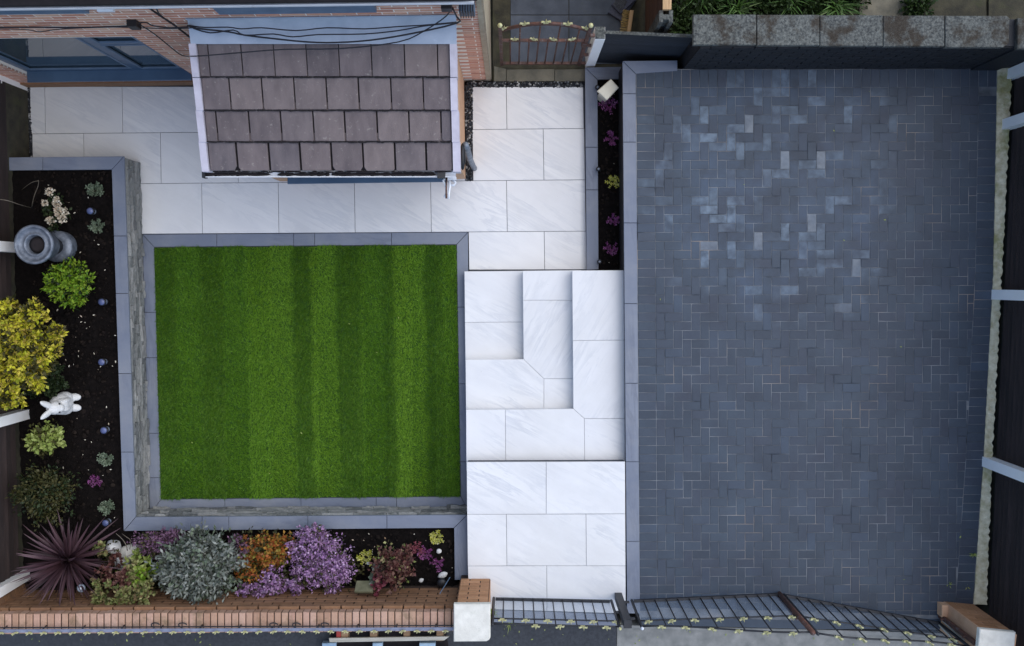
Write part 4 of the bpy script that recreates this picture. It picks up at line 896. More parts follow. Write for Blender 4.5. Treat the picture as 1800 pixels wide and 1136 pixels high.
b = MB(); x0_, y0_ = XY(1793, 84, 1.6); b.prism([(x0_, y0_ + 0.0), (x0_ + 0.3, y0_), (x0_ + 0.3, y0_ + 0.25), (x0_, y0_ + 0.25)], 0.4, 1.539); b.obj('pier_wall', M_BLACKBRICK, we)

# ------------------------------------------------------------------ side fences
def fence(name, label, pts, posts, side, zb, hgt, boardoff):
    t = thing(name, label, 'fence')
    # pts: two plan points of the board line, posts: plan points of post fronts
    A_, B_ = Vector(pts[0]), Vector(pts[1]); d = (B_ - A_).normalized(); out = Vector((side, 0)); out = (out - d * out.dot(d)).normalized()
    for (p, z0) in posts:
        p = Vector(p); w = 0.056; b = MB()
        b.prism(ccw([tuple(p + d * w), tuple(p - d * w), tuple(p - d * w + out * 0.12), tuple(p + d * w + out * 0.12)]), z0 - 0.3, z0 + hgt + 0.05, 0.006); b.obj('post', M_POST, t)
    ys = [Vector(p) for p, _ in posts]; marks = [A_] + [A_ + d * (q - A_).dot(d) for q in ys] + [B_]
    for k in range(len(marks) - 1):
        a, e = marks[k], marks[k + 1]
        if (e - a).dot(d) < 0.1: continue
        a = a + d * 0.03; e = e - d * 0.03; z0 = zb(((a + e) / 2).y)
        p = MB(); p.prism(ccw([tuple(a + out * 0.02), tuple(e + out * 0.02), tuple(e + out * 0.06), tuple(a + out * 0.06)]), z0 - 0.35, z0 + 0.14); pan = p.obj('gravel_board', M_DIRT, t)
        frm = MB(); frm.prism(ccw([tuple(a + out * 0.055), tuple(e + out * 0.055), tuple(e + out * 0.07), tuple(a + out * 0.07)]), z0 + 0.1405, z0 + hgt - 0.01); pn = frm.obj('panel', M_FENCE, t)
        z = z0 + 0.142
        while z < z0 + hgt - 0.09:
            b = MB(); hb = 0.115; j0, j1 = R.uniform(-0.004, 0.004), R.uniform(-0.004, 0.004)
            i0 = -out * 0.0; vs = []
            for (o1, o2, zz) in ((0.012, 0.03, 0.0), (0.038, 0.05, hb)):
                for (q, jz) in ((a, j0), (e, j1)):
                    for oo in (o1, o2): v = q + out * oo; vs.append((v.x, v.y, z + zz + jz))
            b.add(vs, [(0, 2, 6, 4), (1, 5, 7, 3), (0, 1, 3, 2), (4, 6, 7, 5), (0, 4, 5, 1), (2, 3, 7, 6)] if side < 0 else [(0, 4, 6, 2), (1, 3, 7, 5), (0, 2, 3, 1), (4, 5, 7, 6), (0, 1, 5, 4), (2, 6, 7, 3)])
            b.obj('board', M_FENCE, pn); z += 0.098
    return t
fl_ = fence('panel_fence', 'dark brown panel fence with white posts behind the left flower bed', [XY(44, 138, 0.1), XY(38, 1075, 0.5)], [(XY(41, 153, 0.1), 0.0), (XY(46, 436, 0.44), 0.3), (XY(49, 729, 0.44), 0.3), (XY(50, 1012, 0.44), 0.3)], -1, lambda y: 0.36 if y < 1.55 else 0.36, 1.75, 0)
fr_ = fence('panel_fence', 'dark brown panel fence with white posts along the block driveway', [XY(1781, 118, 0.62), XY(1733, 1110, 0.62)], [(XY(1769, 131, 0.62), 0.6), (XY(1761, 219, 0.62), 0.6), (XY(1744.5, 518, 0.62), 0.6), (XY(1728, 812, 0.62), 0.6)], 1, lambda y: 0.5, 1.75, 0)
hb_ = MB(); rr = random.Random(8)
vs = []; N = 150; inn = [Vector(XY(*p, 0.6)) for p in ((1753, 120), (1746, 480), (1729, 808), (1711, 1062))]; outr = [Vector(XY(*p, 0.63)) for p in ((1775, 118), (1756, 500), (1740, 808), (1730, 1062))]
def along(pl, t):
    Ls = [(b_ - a).length for a, b_ in zip(pl[:-1], pl[1:])]; s = t * sum(Ls)
    for a, b_, l in zip(pl[:-1], pl[1:], Ls):
        if s <= l or l is Ls[-1]: return a.lerp(b_, min(1, s / l))
        s -= l
for k in range(N + 1):
    t = k / N; a, c = along(inn, t), along(outr, t)
    sc = 0.022 * (1 - ((t * 62) % 1)) + rr.uniform(-0.004, 0.004)
    for j, (f_, zz) in enumerate(((0, 0.59), (0.02, 0.607), (0.45, 0.625), (0.85, 0.65), (1.0, 0.66), (1.0, 0.55))):
        p = a.lerp(c, f_); x = p.x + (sc if j >= 3 else 0) + rr.uniform(-0.003, 0.003); vs.append((x, p.y, zz + (rr.uniform(-0.004, 0.004) if j else 0)))
hb_.add(vs, [(k * 6 + j, k * 6 + j + 1, (k + 1) * 6 + j + 1, (k + 1) * 6 + j) for k in range(N) for j in range(5)]); hb_.obj('mortar_haunch', M_HAUNCH, fr_)
# ------------------------------------------------------------------ front brick wall with low railing
fw = thing('front_wall', 'long low brick garden wall with upright capping bricks along the pavement', 'garden wall')
zw = 1.27
c0, c1 = Vector(XY(-30, 1080, zw)), Vector(XY(806, 1075.5, zw)); f0, f1 = Vector(XY(-30, 1115, zw)), Vector(XY(806, 1109.5, zw))
L = (c1 - c0).length; nb_ = int(L / 0.0755)
wd = (c1 - c0).normalized(); wn_ = Vector((-wd.y, wd.x))      # towards the house
core = MB(); core.prism(ccw([tuple(c0 + wn_ * -0.007), tuple(c1 + wn_ * -0.007), tuple(f1 + wn_ * 0.012), tuple(f0 + wn_ * 0.012)]), -0.1, zw - 0.012); core.obj('wall_core', M_GMORTAR, fw)
for k in range(nb_):
    a, e = k / nb_, (k + 1) / nb_; g = 0.004 + R.uniform(0, 0.002); b = MB()
    p = [c0.lerp(c1, a) + wd * g, c0.lerp(c1, e) - wd * g, f0.lerp(f1, e) - wd * g, f0.lerp(f1, a) + wd * g]; o_ = wn_ * R.uniform(-0.004, 0.004)
    b.prism(ccw([tuple(q + o_) for q in p]), zw - 0.10, zw + R.uniform(-0.003, 0.003), 0.007); b.obj('capping_brick', M_CAPBRICK, fw)
def course(z, out, h, m, off, name='brick', l=0.225):
    s = -off
    while s < L:
        a, e = max(s, 0), min(s + l - 0.016, L); s += l
        if e - a < 0.03: continue
        p, q = c0 + wd * a, c0 + wd * e; o1 = wn_ * (out + R.uniform(-0.001, 0.002)); b = MB()
        b.prism(ccw([tuple(p + o1), tuple(q + o1), tuple(q + wn_ * -0.02), tuple(p + wn_ * -0.02)]), z, z + h, 0.004); b.obj(name, m, fw)
course(1.095, 0.028, 0.066, M_GBRICK, 0.0)                    # projecting course under the capping
for k in range(8): course(1.02 - k * 0.075, 0.0, 0.0655, M_GBRICK, 0.1125 * (k % 2))
pz = Vector(XY(44, 1014, 0.44)); b = MB(); b.prism(ccw([(pz.x, pz.y - 0.075), (pz.x - 0.3, pz.y - 0.075), (pz.x - 0.3, c0.y - 0.004), (pz.x + 0.02, c0.y - 0.004)]), 0.2, 1.2); b.obj('return_core', M_GMORTAR, fw)
for k in range(10):
    b = MB(); b.prism(ccw([(pz.x + 0.004, pz.y - 0.073), (pz.x - 0.28, pz.y - 0.073), (pz.x - 0.28, c0.y - 0.006), (pz.x + 0.024, c0.y - 0.006)]), 0.46 + k * 0.075, 0.525 + k * 0.075, 0.003); b.obj('return_brick', M_GBRICK, fw)
rl = thing('wall_railing', 'low grey iron railing with gold finials along the top of the brick wall', 'railing')
r0, r1 = Vector(XY(-30, 1109.5, 1.36)), Vector(XY(800, 1105.5, 1.36))
rd = (r1 - r0)
b = MB(); m_ = (r0 + r1) / 2; b.box((m_.x, m_.y, 1.36), (rd.length, 0.034, 0.012), 0, Matrix.Rotation(math.atan2(rd.y, rd.x), 3, 'Z')); b.obj('top_rail', M_GREYIRON, rl)
b = MB(); b.box((m_.x, m_.y + 0.026, 1.335), (rd.length, 0.010, 0.012), 0, Matrix.Rotation(math.atan2(rd.y, rd.x), 3, 'Z')); b.obj('lower_rail', M_BLACKIRON, rl)
for k in range(33):
    q = r0.lerp(r1, (k + 0.35) / 33); finial((q.x, q.y - 0.012, 1.368), rl, 0, 0.72)
for k in range(12):
    q = r0.lerp(r1, (k + 0.5) / 12); bar(rl, [(q.x, q.y + 0.02, 1.262), (q.x, q.y + 0.01, 1.352)], 0.008, M_BLACKIRON, 'post')
for px in (272, 320, 480, 520, 570):
    q = W(px, 1101, 1.30); b = MB(); b.tube([(q.x + 0.05 * math.cos(t * 0.5) * (1 - t * 0.06), q.y + 0.016 + 0.022 * math.sin(t * 0.5), 1.30 + 0.002 * t) for t in range(11)], 0.007, 5); b.obj('scroll', M_BLACKIRON, rl, True)

def brickpier(name, label, base, z0, z1, cap, capz, mface, faces):
    t = thing(name, label, 'gate pier'); base = [Vector(p) for p in base]; n = len(base)
    cr = sum(base[i].x * base[(i + 1) % n].y - base[(i + 1) % n].x * base[i].y for i in range(n))
    if cr < 0: base = base[::-1]
    b = MB(); b.prism([tuple(p) for p in base], -0.1, z1 - 0.002); b.obj('pier_core', mface, t)
    for i in range(n):
        if faces and i not in faces: continue
        a, e = base[i], base[(i + 1) % n]; d = (e - a); l = d.length; d.normalize(); o = Vector((d.y, -d.x)); c = 0; z = z0
        while z < z1 - 0.04:
            cuts = [0, 0.107, l] if c % 2 else [0, l - 0.107, l]
            for s0, s1 in zip(cuts[:-1], cuts[1:]):
                p, q = a + d * (s0 + 0.006), a + d * (s1 - 0.006); oo = o * (0.004 + R.uniform(-0.0005, 0.001)); b = MB()
                b.prism(ccw([tuple(p - o * 0.01), tuple(q - o * 0.01), tuple(q + oo), tuple(p + oo)]), z, min(z + 0.065, z1 - 0.003), 0.003); b.obj('brick', M_PIERBRICK, t)
            z += 0.075; c += 1
    b = MB(); b.prism(ccw(cap), capz - 0.06, capz, 0.008); b.obj('cap', M_CONC, t)
    return t
lx0, lx1, ly = W(810, 1018, 0.6).x, W(861.5, 1018, 0.6).x, W(835, 1018, 0.6).y
brickpier('gate_pier', 'left brick gate pier with square white concrete cap beside the front path', [(lx0, ly), (lx1, ly), (lx1, ly - 0.35), (lx0, ly - 0.35)], 0.60, 1.43, poly([(797.5, 1062.5), (862, 1062), (862, 1121), (860, 1125), (855, 1128), (797.5, 1128.5)], 1.49), 1.49, M_GMORTAR, None)
rp = [XY(1661, 1058, 0.6), XY(1712, 1063, 0.6)]; dd = Vector((-0.035, -0.335))
brickpier('gate_pier', 'right brick gate pier with concrete cap at the corner of the drive and fence', [rp[0], rp[1], tuple(Vector(rp[1]) + dd), tuple(Vector(rp[0]) + dd)], 0.60, 1.50, poly([(1722.5, 1106), (1786, 1112), (1780, 1174), (1717, 1168)], 1.56), 1.56, M_TERR, (2,) if False else None)
pc = bpy.data.objects.get('gate_pier.001')
for o in list(pc.children):                                   # the drive side of this pier is rendered smooth
    if o.name.startswith('brick'):
        v = sum((Vector(x.co) for x in o.data.vertices), Vector()) / len(o.data.vertices)
        if v.x < rp[0][0] + 0.02 + (v.y - rp[0][1]) * 0.1 and v.y < rp[0][1] - 0.02: bpy.data.objects.remove(o)
b = MB(); q0 = Vector(XY(1650, 1080, 0.6)); q1 = Vector(rp[0]) + Vector((-0.012, 0.0))
b.prism(ccw([(q1.x - 0.075, q1.y - 0.0), (q1.x, q1.y - 0.002), (q1.x, q1.y - 0.14), (q1.x - 0.075, q1.y - 0.14)]), 0.3, 0.72, 0.006); b.obj('pier_foot', M_TERR, pc)
b = MB(); b.prism(ccw([tuple(Vector(rp[0]) + Vector((-0.001, 0.004))), tuple(Vector(rp[0]) + Vector((-0.014, 0.004))), tuple(Vector(rp[0]) + dd + Vector((-0.014, 0))), tuple(Vector(rp[0]) + dd + Vector((-0.001, 0)))]), 0.4, 1.497); b.obj('render_face', M_TERR, pc)

# ------------------------------------------------------------------ iron gates
def gate(name, label, pa, pb, zb, mid, top, nbar, fr_top, fr_mid, ripple, heavy=None):
    t = thing(name, label, 'gate'); A_, B_ = Vector(XY(*pa, zb)), Vector(XY(*pb, zb)); d = (B_ - A_).normalized(); a_ = math.atan2(d.y, d.x)
    o_ = Vector((d.y, -d.x)); o_ = o_ if o_.y < 0 else -o_
    P_ = lambda u, z, o=0.0: (*(A_.lerp(B_, u) + o_ * o), z)
    NS = 12; us = [k / NS for k in range(NS + 1)]
    for u, m in ((0, M_BLACKIRON), (1, heavy or M_BLACKIRON)): bar(t, [P_(u, zb - 0.03), P_(u, top(u) + 0.03)], 0.017 if not (heavy and u) else 0.028, m, 'stile', 6)
    b = MB(); c = A_.lerp(B_, 0.5); b.box((c.x, c.y, zb), ((B_ - A_).length - 0.04, 0.03, 0.03), 0, Matrix.Rotation(a_, 3, 'Z')); b.obj('bottom_rail', M_BLACKIRON, t)
    bar(t, [P_(u, mid(u)) for u in us], 0.0085, M_BLACKIRON, 'middle_rail'); bar(t, [P_(u, top(u)) for u in us], 0.0095, M_BLACKIRON, 'top_rail')
    for k in range(1, nbar):
        u = k / nbar; bar(t, [P_(u, zb), P_(u, (top(u) + 0.01) if k % 2 == 0 else (mid(u) + 0.02))], 0.0075, M_BLACKIRON)
    for u in fr_top: finial(P_(u, top(u) + 0.005), t, a_, 0.95)
    for u in fr_mid: finial(P_(u, mid(u) + 0.01), t, a_, 0.95)
    n = 60; vs = []; b = MB()                                 # clear sheet tied behind the bars
    for i in range(n + 1):
        u = 0.015 + 0.97 * i / n; w = abs(math.sin(math.pi * u * nbar / 2)) * ripple
        for zz, ww in ((zb + 0.01 - w * 0.8, 1.0), (zb + (mid(u) - zb) * 0.5, 0.7), (mid(u) - 0.01, 0.2)): p = P_(u, zz, 0.014 + w * ww * 0.5); vs.append(p)
    b.add(vs, [(i * 3 + j, (i + 1) * 3 + j, (i + 1) * 3 + j + 1, i * 3 + j + 1) for i in range(n) for j in range(2)]); b.obj('clear_sheet', M_SHEET, t, True)
    return t, P_
g1, _P = gate('path_gate', 'small black iron gate with gold finials across the foot of the white path', (868, 1053), (1075, 1057.5), 0.665, lambda u: 1.27, lambda u: 1.43, 12, [0.34, 0.53, 0.71, 0.895], [0.075, 0.26, 0.44, 0.62, 0.80, 0.985], 0.0)
for i, z in enumerate((1.0,)): b = MB(); q = _P(1.03, z); b.box(q, (0.07, 0.02, 0.03)); b.blob((q[0] + 0.035, q[1], q[2]), (0.02, 0.02, 0.02), 8, 6); b.obj('latch', M_BLACKIRON, g1)
b = MB(); b.blob(_P(1.0, 1.49), (0.018, 0.018, 0.022), 8, 6); b.obj('ball_cap', M_GOLD, g1, True)
gp_ = thing('gate_post', 'square black iron gate post between the small path gate and the drive gates', 'gate post')
q = XY(1087, 1049, 0.62); b = MB(); b.prism([(q[0] - 0.04, q[1] - 0.04), (q[0] + 0.04, q[1] - 0.04), (q[0] + 0.04, q[1] + 0.04), (q[0] - 0.04, q[1] + 0.04)], 0.5, 1.46, 0.004); b.obj('shaft', M_BLACKIRON, gp_)
b = MB(); b.prism([(q[0] - 0.043, q[1] - 0.043), (q[0] + 0.043, q[1] - 0.043), (q[0] + 0.043, q[1] + 0.043), (q[0] - 0.043, q[1] + 0.043)], 1.4605, 1.475, 0.004); b.obj('post_cap', M_BLACKIRON, gp_)
for z in (0.8, 1.3): b = MB(); b.box((q[0] + 0.07, q[1], z), (0.06, 0.02, 0.03)); b.obj('hinge', M_BLACKIRON, gp_)
ease = lambda u: u * u * (3 - 2 * u)
g2, _P2 = gate('drive_gate', 'left leaf of the arched black iron drive gates with gold finials', (1111, 1057), (1371, 1045), 0.665, lambda u: 1.27 + 0.06 * u, lambda u: 1.43 + 0.36 * ease(u), 13, [0.12, 0.265, 0.42, 0.57, 0.73, 0.88], [0.05, 0.2, 0.345, 0.5, 0.65, 0.8, 0.95], 0.006, M_RUST)
b = MB(); b.blob(_P2(0.0, 1.49), (0.018, 0.018, 0.022), 8, 6); b.obj('ball_cap', M_WHITE, g2, True)
g3, _P3 = gate('drive_gate', 'right leaf of the arched drive gates sloping down to the right brick pier', (1379, 1047), (1652, 1096), 0.665, lambda u: 1.33 - 0.19 * u, lambda u: 1.79 - 0.46 * ease(u), 13, [0.12, 0.27, 0.42, 0.57, 0.73, 0.88], [0.06, 0.2, 0.345, 0.5, 0.65, 0.8, 0.94], 0.10)
b = MB(); q = _P2(0.985, 0.9, 0.03); b.tube([(q[0], q[1], 0.63), (q[0], q[1], 1.35)], 0.013, 6); b.obj('drop_bolt', M_RUST, g2, True)
gs = thing('pier_bracket', 'rusty gate hinge bracket bolted up the smooth side of the right brick pier', 'hinge post')
qa = Vector(rp[0]) + dd * 0.45; b = MB(); b.box((qa.x - 0.05, qa.y, 1.02), (0.03, 0.05, 0.82)); b.obj('strap', M_RUST, gs)
for z in (0.75, 1.25): b = MB(); b.tube([(qa.x - 0.10, qa.y, z), (qa.x - 0.03, qa.y, z)], 0.012, 6); b.obj('pin', M_RUST, gs)
ns = thing('bleached_slats', 'narrow bleached wooden slats leaning between the drive gate and right pier', 'slats')
for k, (xa, ya, xb, yb) in enumerate(((1655, 1088, 1694, 1126), (1664, 1083, 1704, 1122), (1651, 1098, 1688, 1136))):
    b = MB(); p, e = W(xa, ya, 0.66), W(xb, yb, 1.16); b.tube([p, e], 0.014, 4); b.obj('slat', M_PALEWOOD, ns)

# pallet on the pavement
pl = thing('pallet', 'weathered wooden pallet lying on the pavement against the brick wall', 'pallet')
def plank(pts, z0, z1, m, name, par=None): b = MB(); b.prism(poly(pts, z1), z0, z1, 0.004); return b.obj(name, m, par or pl)
plank([(578, 1122), (790, 1119), (781, 1126), (579, 1129.5)], 0.63, 0.655, M_PALEWOOD, 'deck_board'); plank([(576, 1141), (788, 1138), (788, 1150), (576, 1150)], 0.63, 0.655, M_PALLET, 'deck_board')
for (xa, xb, m) in ((591, 599, M_REDPAINT), (599.6, 612, M_PALLET), (650, 663, M_PALLET), (709, 720, M_PALLET), (767, 779, M_PALLET)): plank([(xa, 1104), (xb, 1104), (xb, 1127), (xa, 1127)], 0.53, 0.629, m, 'block')
b = MB(); b.prism(poly([(585, 1098), (782, 1096), (790, 1150), (575, 1150)], 0.535), 0.522, 0.53); b.obj('shade_sheet', M_UNDER, pl)  # dark sheet under the pallet, painting in its shade
for (xa, xb) in ((566, 590), (655, 672), (737, 765)): plank([(xa, 1131), (xb, 1130.5), (xb, 1150), (xa, 1150)], 0.6, 0.672, M_BLUEPAINT, 'blue_slat')

# ------------------------------------------------------------------ plants
def leafcloud(cen, rad, n, ln, wd, seed, shell=0.55, lump=0.22, droop=0.2, up=0.3, flat=0.0, hemi=-0.2, lumps=5.0, br=0, jit=0.13, t0=0.35):
    g = np.random.default_rng(seed); d = g.normal(size=(n * 2, 3)); d /= np.linalg.norm(d, axis=1)[:, None]; d = d[d[:, 2] > hemi][:n]; n = len(d)
    k = g.normal(size=(6, 3)) * lumps; ph = g.random(6) * 6.28
    lp = 1 + lump * np.mean(np.sin(d @ k.T + ph), axis=1) * 2.2
    r = (shell + (1 - shell) * g.random(n) ** 0.6) * lp
    p = np.array(cen) + d * np.array(rad) * r[:, None]
    if br:                                                    # leaves carried along separate twigs, so the outline breaks up
        bd = g.normal(size=(br * 3, 3)); bd /= np.linalg.norm(bd, axis=1)[:, None]; bd = bd[bd[:, 2] > hemi][:br]; bl = g.uniform(0.62, 1.22, len(bd)); bi = g.integers(0, len(bd), n); tt = t0 + (1 - t0) * g.random(n) ** 0.8
        d = bd[bi]; p = np.array(cen) + (d * (bl[bi] * tt)[:, None] + g.normal(size=(n, 3)) * (jit * (1.15 - 0.6 * tt))[:, None]) * np.array(rad)
    t = d + g.normal(size=(n, 3)) * 0.75 + np.array([0, 0, up]); t /= np.linalg.norm(t, axis=1)[:, None]
    s = np.cross(t, g.normal(size=(n, 3)) * 0.6 + d + np.array([0, 0, 0.3])); s /= np.linalg.norm(s, axis=1)[:, None] + 1e-9
    nn = np.cross(s, t); L = (ln * g.uniform(0.6, 1.3, n))[:, None]; w = (wd * g.uniform(0.7, 1.3, n))[:, None]
    v = np.stack([p, p + t * L * 0.5 + s * w, p + t * L - nn * L * droop, p + t * L * 0.5 - s * w], axis=1)
    return v
def cloudobj(name, vs, m, par): o = link(name, tri_mesh(name, np.concatenate(vs) if isinstance(vs, list) else vs, m), par); return o
def stems(par, base, tips, r, m=M_BARK, name='stem'):
    b = MB()
    for t in tips: t = Vector(t); mid = Vector(base).lerp(t, 0.5) + Vector((0, 0, 0.05)); b.tube([base, mid, t], [r, r * 0.7, r * 0.35], 5)
    return b.obj(name, m, par)
def shrub(name, label, cat, px, py, zc, rx, ry, rz, parts, stem_r=0.012, group=None, nst=7, seed=1, **kw):
    c = W(px, py, zc); t = thing(name, label, cat, group)
    rr = random.Random(seed); base = (c.x, c.y, Z_BED - 0.02)
    stems(t, base, [(c.x + rr.uniform(-.7, .7) * rx, c.y + rr.uniform(-.7, .7) * ry, zc + rr.uniform(0, .7) * rz) for _ in range(nst)], stem_r)
    for i, (nm, m, n, ln, wd, k) in enumerate(parts):
        q_ = cloudobj(nm, leafcloud(c, (rx, ry, rz), n, ln, wd, seed * 13 + i, **{**kw, **k}), m, t)
        if nm in ('tips', 'pale_tips', 'pale_leaves'): q_['kind'] = 'stuff'
    return t
# left bed
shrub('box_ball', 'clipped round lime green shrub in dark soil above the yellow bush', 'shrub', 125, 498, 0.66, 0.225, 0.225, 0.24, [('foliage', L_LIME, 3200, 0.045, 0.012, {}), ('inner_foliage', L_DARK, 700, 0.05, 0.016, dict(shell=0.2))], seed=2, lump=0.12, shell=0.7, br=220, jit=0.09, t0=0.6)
yc = [(20, 640, 0.24), (60, 585, 0.22), (20, 570, 0.22), (70, 625, 0.20), (12, 690, 0.20), (48, 650, 0.20), (88, 600, 0.15), (15, 545, 0.10), (55, 552, 0.13), (-15, 620, 0.3), (60, 672, 0.10), (30, 610, 0.22), (100, 585, 0.08), (18, 536, 0.09), (62, 540, 0.07), (78, 645, 0.12), (95, 615, 0.09), (5, 705, 0.10)]
yt = thing('golden_shrub', 'large golden yellow shrub spreading from behind the left fence line', 'shrub'); yv, yd = [], []
for i, (x, y, r) in enumerate(yc):
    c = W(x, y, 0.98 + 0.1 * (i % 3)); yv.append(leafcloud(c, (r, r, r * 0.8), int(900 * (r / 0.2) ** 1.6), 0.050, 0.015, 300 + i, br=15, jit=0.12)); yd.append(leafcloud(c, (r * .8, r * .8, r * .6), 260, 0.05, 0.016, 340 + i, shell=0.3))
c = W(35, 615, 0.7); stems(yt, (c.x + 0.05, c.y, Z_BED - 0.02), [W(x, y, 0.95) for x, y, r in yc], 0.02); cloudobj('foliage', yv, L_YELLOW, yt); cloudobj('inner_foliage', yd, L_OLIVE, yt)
shrub('dark_shrub', 'low dark green shrub tucked under the golden bush above the white rabbit', 'shrub', 82, 672, 0.6, 0.24, 0.2, 0.18, [('foliage', L_DARK, 2000, 0.045, 0.013, {})], seed=4, lump=0.4, br=22)
shrub('young_shrub', 'small pale yellow green shrub just below the white rabbit statue', 'shrub', 82, 773, 0.62, 0.17, 0.17, 0.17, [('foliage', L_PALEG, 900, 0.05, 0.018, {}), ('inner_foliage', L_OLIVE, 250, 0.05, 0.016, dict(shell=0.2))], seed=5, lump=0.35, br=40, jit=0.17)
shrub('olive_shrub', 'open dark olive shrub with fine leaves above the purple spiky plant', 'shrub', 82, 865, 0.72, 0.31, 0.34, 0.27, [('foliage', L_OLIVE, 2600, 0.042, 0.011, {}), ('inner_foliage', L_DARK, 900, 0.045, 0.012, dict(shell=0.3))], seed=6, lump=0.5, shell=0.35, br=60, jit=0.13)
rs = thing('white_rose', 'small rose bush with cream blooms near the grey pot', 'rose'); rv = []
for (x, y) in ((98, 352), (88, 372), (104, 385), (95, 398), (112, 372)): c = W(x, y, 0.62); rv.append(leafcloud(c, (0.07, 0.07, 0.06), 45, 0.045, 0.016, x, shell=0.3))
cloudobj('foliage', rv, L_DARK, rs); stems(rs, tuple(W(100, 372, Z_BED - 0.02)), [W(x, y, 0.66) for x, y in ((86, 336), (80, 356), (100, 352), (100, 360), (103, 370), (113, 372), (89, 387), (110, 385))], 0.006)
for i, (x, y, r) in enumerate(((87, 337, .035), (79, 356, .03), (100, 351, .028), (99.5, 359, .036), (103, 371, .036), (114, 372, .034), (88.5, 388, .036), (110, 385, .036), (103, 380, .022))):
    c = W(x, y, 0.68); v = leafcloud(c, (r, r, r * 0.7), 60, r * 0.8, r * 0.38, 500 + i, shell=0.35, up=0.5, droop=-0.1, hemi=-0.4); cloudobj('bloom', v, L_WHITE, rs)
def rosette(name, label, cat, px, py, z, r, n, m, seed, group=None, w=0.3, elev=(0.15, 1.2), zb=None):
    c = W(px, py, z); t = thing(name, label, cat, group); g = random.Random(seed); b = MB()
    for k in range(n):
        a = g.uniform(0, 6.283); el = g.uniform(*elev); l = r * g.uniform(0.75, 1.1) * (1 if el < 0.8 else 0.8); d = Vector((math.cos(a) * math.cos(el), math.sin(a) * math.cos(el), math.sin(el))); s = Vector((-math.sin(a), math.cos(a), 0)); nn = s.cross(d) * -1
        o = Vector(c) + Vector((math.cos(a), math.sin(a), 0)) * r * 0.08 * g.random()
        for q in range(3):                                   # small leaves up the sprig
            f0_ = 0.35 + 0.3 * q; p = o + d * l * f0_; sd_ = 1 if q % 2 else -1
            for sd_ in (-1, 1): dd_ = (d * 0.6 + s * sd_ * 0.7).normalized(); ll = l * w; ss = dd_.cross(Vector((0, 0, 1))).normalized() * ll * 0.3; b.add([p, p + dd_ * ll * .5 + ss, p + dd_ * ll, p + dd_ * ll * .5 - ss], [(0, 1, 2, 3)])
        tip = o + d * l; b.add([tip - d * l * w, tip - d * l * w * .4 + s * l * w * .3, tip + nn * 0.003, tip - d * l * w * .4 - s * l * w * .3], [(0, 1, 2, 3)])
    b.obj('sprigs', m, t); st = MB()
    for k in range(9): a = k * 0.7; st.tube([(c.x, c.y, (zb if zb is not None else Z_BED) - 0.02), (c.x + math.cos(a) * r * .4, c.y + math.sin(a) * r * .4, z + r * .35)], [0.004, 0.002], 4)
    st.obj('stem', M_BARK, t); return t
GG = 'grey green tufts along the left bed coping'
for i, (x, y, l) in enumerate(((168, 333, 'grey green tuft nearest the top corner of the left bed coping'), (172, 396, 'grey green tuft level with the grey pot, just below a solar light'), (188, 806, 'grey green tuft between the lowest straight coping joint and magenta sprig'), (188, 890, 'grey green tuft just above the solar light at the bed corner'))):
    rosette('grey_tuft', l, 'plant', x, y, 0.46, 0.085, 34, L_GREYG, 40 + i, GG, 0.34)
rosette('magenta_sprig_plant', 'lone magenta sprig plant in the left bed between two grey green tufts', 'plant', 168, 846, 0.47, 0.080, 26, L_MAGENTA, 50, None, 0.26)
# spiky purple cordyline, every strap leaf its own piece
cd = thing('spiky_cordyline', 'big bronze purple spiky strap leaved plant in the bottom left corner', 'spiky plant'); cc = W(121, 984, 0.80); g = random.Random(77)
def strap(b, o, a, el0, l, w, bend, segs=6, twist=0.0):
    p = Vector(o); el = el0; pts = []; step = l / segs
    for i in range(segs + 1):
        d = Vector((math.cos(a) * math.cos(el), math.sin(a) * math.cos(el), math.sin(el))); s = Vector((-math.sin(a + twist), math.cos(a + twist), 0.15)); t = i / segs; ww = w * (0.6 + 0.4 * min(1, t * 5)) * max(0.03, (1 - t ** 2.2)); up = d.cross(s) * -0.25 * ww
        pts += [p - s * ww, p - up, p + s * ww]; p = p + d * step; el -= bend / segs
    b.add(pts, [(i * 3 + j, i * 3 + j + 1, i * 3 + j + 4, i * 3 + j + 3) for i in range(segs) for j in range(2)])
for k in range(120):
    a = k * 2.39996 + g.uniform(-0.2, 0.2); el = math.radians(-12 + 92 * (k / 120) ** 0.9); b = MB()
    strap(b, (cc.x + math.cos(a) * 0.03, cc.y + math.sin(a) * 0.03, 0.74 + 0.14 * k / 120), a, el, g.uniform(0.42, 0.62), g.uniform(0.015, 0.022), g.uniform(0.1, 0.55), 6); b.obj('leaf', L_CORDY, cd)
b = MB(); b.tube([(cc.x, cc.y, Z_BED - 0.03), (cc.x, cc.y, 0.8)], [0.05, 0.035], 8); b.obj('trunk', M_BARK, cd)
